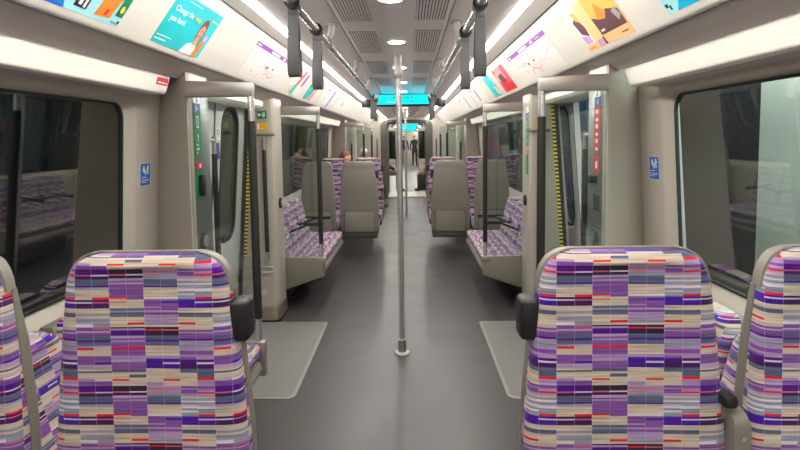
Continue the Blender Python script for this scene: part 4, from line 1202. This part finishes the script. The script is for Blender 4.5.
def stander(loc, rotz, label, top, legs, hair_m):
    t = thing('person', label, 'person', loc, rotz)
    J = {'pelvis': (0, 0, .93, (.15, .11)), 'waist': (0, 0, 1.08, (.13, .10)), 'chest': (0, 0, 1.27, (.165, .115)), 'shoulder': (0, .01, 1.41, (.12, .085)), 'neck': (0, 0, 1.48, .052),
         'jaw': (0, -.012, 1.545, (.062, .075)), 'skull': (0, -.002, 1.615, (.075, .092)), 'crown': (0, .006, 1.675, (.058, .07)), 'nose': (0, -.095, 1.595, .014)}
    E = [('pelvis', 'waist'), ('waist', 'chest'), ('chest', 'shoulder'), ('shoulder', 'neck'), ('neck', 'jaw'), ('jaw', 'skull'), ('skull', 'crown'), ('skull', 'nose')]
    for s, n in ((-1, 'r'), (1, 'l')):
        J.update({'sh'+n: (s*.185, .01, 1.39, .062), 'el'+n: (s*.235, .02, 1.10, .046), 'wr'+n: (s*.24, -.04, .86, .032), 'pa'+n: (s*.24, -.06, .79, (.022, .036)),
                  'hi'+n: (s*.095, 0, .86, .092), 'kn'+n: (s*.10, -.01, .50, .062), 'an'+n: (s*.105, .01, .09, .042), 'he'+n: (s*.105, .02, .045, .04), 'to'+n: (s*.115, -.13, .035, (.042, .03))})
        E += [('shoulder', 'sh'+n), ('sh'+n, 'el'+n), ('el'+n, 'wr'+n), ('wr'+n, 'pa'+n), ('pelvis', 'hi'+n), ('hi'+n, 'kn'+n), ('kn'+n, 'an'+n), ('an'+n, 'he'+n), ('he'+n, 'to'+n)]
        for f in range(4):
            J['f%d%s' % (f, n)] = (s*.24, -.09+.02*f, .745, .0095); J['g%d%s' % (f, n)] = (s*.232, -.092+.02*f, .70, .008)
            E += [('pa'+n, 'f%d%s' % (f, n)), ('f%d%s' % (f, n), 'g%d%s' % (f, n))]
        J['t0'+n] = (s*.225, -.105, .785, .011); J['t1'+n] = (s*.22, -.12, .75, .009); E += [('pa'+n, 't0'+n), ('t0'+n, 't1'+n)]
    def fm(c_):
        if c_.z > 1.485: return 0
        if abs(c_.x) > .19 and c_.z < .86: return 0
        if c_.z < .085: return 3
        return 1 if c_.z > .90 or abs(c_.x) > .19 else 2
    skin_body('body', J, E, 'pelvis', [M['skin'], M[top], M[legs], M['shoe']], fm, t)
    b = MB(); L = []
    for k in range(7):
        a = pi/2*k/6; z = 1.595+.112*sin(a); r = cos(a)
        L.append([(.086*r*cos(2*pi*j/16), .016+.10*r*sin(2*pi*j/16), z-(.05 if sin(2*pi*j/16) > .2 else -.03)*(1-k/6)) for j in range(16)])
    b.loft(L); b.build('hair', M[hair_m], t)
    return t
stander((.36, 29.0, 0), .3, 'person in dark coat standing far down the aisle beyond the gangway', 'coat_dark', 'navycloth', 'brownhair')
stander((-.22, 30.5, 0), 2.8, 'person in navy top standing at the far left beyond the gangway', 'navycloth', 'trouser_grey', 'redhair')
for s in (-1, 1):
    for y in (16.2, 20.5, 25.0):
        wn += 1
        b = MB(); b.loft([[(s*(1.272-.068*(z-1.0)), y0_, z) for y0_, z in rrect(y, y+3.2, .9, 1.66, .08)], [(s*(1.276-.068*(z-1.0)), y0_, z) for y0_, z in rrect(y, y+3.2, .9, 1.66, .08)]])
        struct(b.build('window_%d' % wn, M['rubber']))
# benches of the next car carry them
for s, side, yy in ((-1, 'left', (14.75, 16.4)), (1, 'right', (14.75, 16.4))):
    make_bench(s, 14.66, 15.35, 2, 'side bench in the next car beyond the gangway, %s side' % side)
t = thing('suitcase', 'black suitcase standing on the floor beyond the gangway', 'suitcase', (.43, 14.72, 0))
b = MB(); b.box(-.15, .15, -.11, .11, .05, .50, bev=.03); b.build('shell', M['suitcase'], t)
b = MB(); b.tube([(-.07, .08, .49), (-.07, .08, .66), (.07, .08, .66), (.07, .08, .49)], .008, 8); b.build('pull_handle', M['dark'], t)
for x in (-.11, .11):
    for y in (-.07, .07):
        b = MB(); b.lathe([(.024, -.012), (.024, .012)], (x, y, .026), 14, 'x'); b.build('wheel', M['black'], t)
for s, side in ((-1, 'left'), (1, 'right')):
    t = thing('draught_screen', 'dark glass partition beyond the gangway, %s side' % side, 'screen', (0, 15.4, 0), 0, 'next car partitions')
    x0, x1 = sorted((s*.33, s*1.2)); b = MB(); b.box(x0, x1, -.006, .006, .92, 1.75); b.build('glass_panel', M['darkglass'], t)
    b = MB(); b.tube([(s*.33, 0, 0), (s*.33, 0, 2.03)], .017, 12); b.build('pole', M['polish'], t)
    b = MB(); b.box(x0, x1, -.02, .02, 1.74, 1.80); b.build('top_rail', M['steel'], t)
    # grab poles on the gangway portal
    t = thing('grab_bar', 'black grab handle beside the gangway opening, %s side' % side, 'grab bar', (s*.75, 13.2, 0), 0, 'gangway handles')
    b = MB(); b.tube([(0, 0, .6), (0, 0, 1.5)], .014, 12); b.build('grip_sleeve', M['sleeve'], t)
    b = MB(); b.tube([(0, .1, 1.5), (0, 0, 1.5), (0, 0, 1.53)], .012, 10); b.tube([(0, .1, .6), (0, 0, .6)], .012, 10); b.build('standoff', M['steel'], t)

# ------------------------------------------------------------------ world, camera, colour
w = bpy.data.worlds.new('tunnel_dark'); SC.world = w; w.use_nodes = True
w.node_tree.nodes['Background'].inputs[0].default_value = (.02, .022, .024, 1); w.node_tree.nodes['Background'].inputs[1].default_value = 1

F, CX, CY, YAW, PIT, ROLL, OX, HZ = 519.6371, 395.3936, 177.9217, .0277, .0741, .0146, .0673, 1.5
cam = bpy.data.cameras.new('camera'); co = bpy.data.objects.new('camera', cam); COL.objects.link(co); SC.camera = co
cam.sensor_fit = 'HORIZONTAL'; cam.sensor_width = 36; cam.lens = 36*F/800
cam.shift_x = (400-CX)/800; cam.shift_y = (CY-225)/800
cam.clip_start = .02; cam.clip_end = 200
r0 = Vector((cos(YAW), sin(YAW), 0)); f0 = Vector((-sin(YAW), cos(YAW), 0)); Zv = Vector((0, 0, 1))
fw = f0*cos(PIT)-Zv*sin(PIT); up = f0*sin(PIT)+Zv*cos(PIT)
Rv = r0*cos(ROLL)-up*sin(ROLL); Uv = r0*sin(ROLL)+up*cos(ROLL)
mw = Matrix((Rv, Uv, -fw)).transposed().to_4x4(); mw.translation = Vector((OX, 0, HZ)); co.matrix_world = mw

SC.view_settings.view_transform = 'Standard'; SC.view_settings.look = 'None'; SC.view_settings.gamma = 1; SC.view_settings.exposure = .66
SC.view_settings.use_curve_mapping = False
SC.cycles.max_bounces = 12; SC.cycles.transparent_max_bounces = 24; SC.cycles.glossy_bounces = 6; SC.cycles.diffuse_bounces = 6
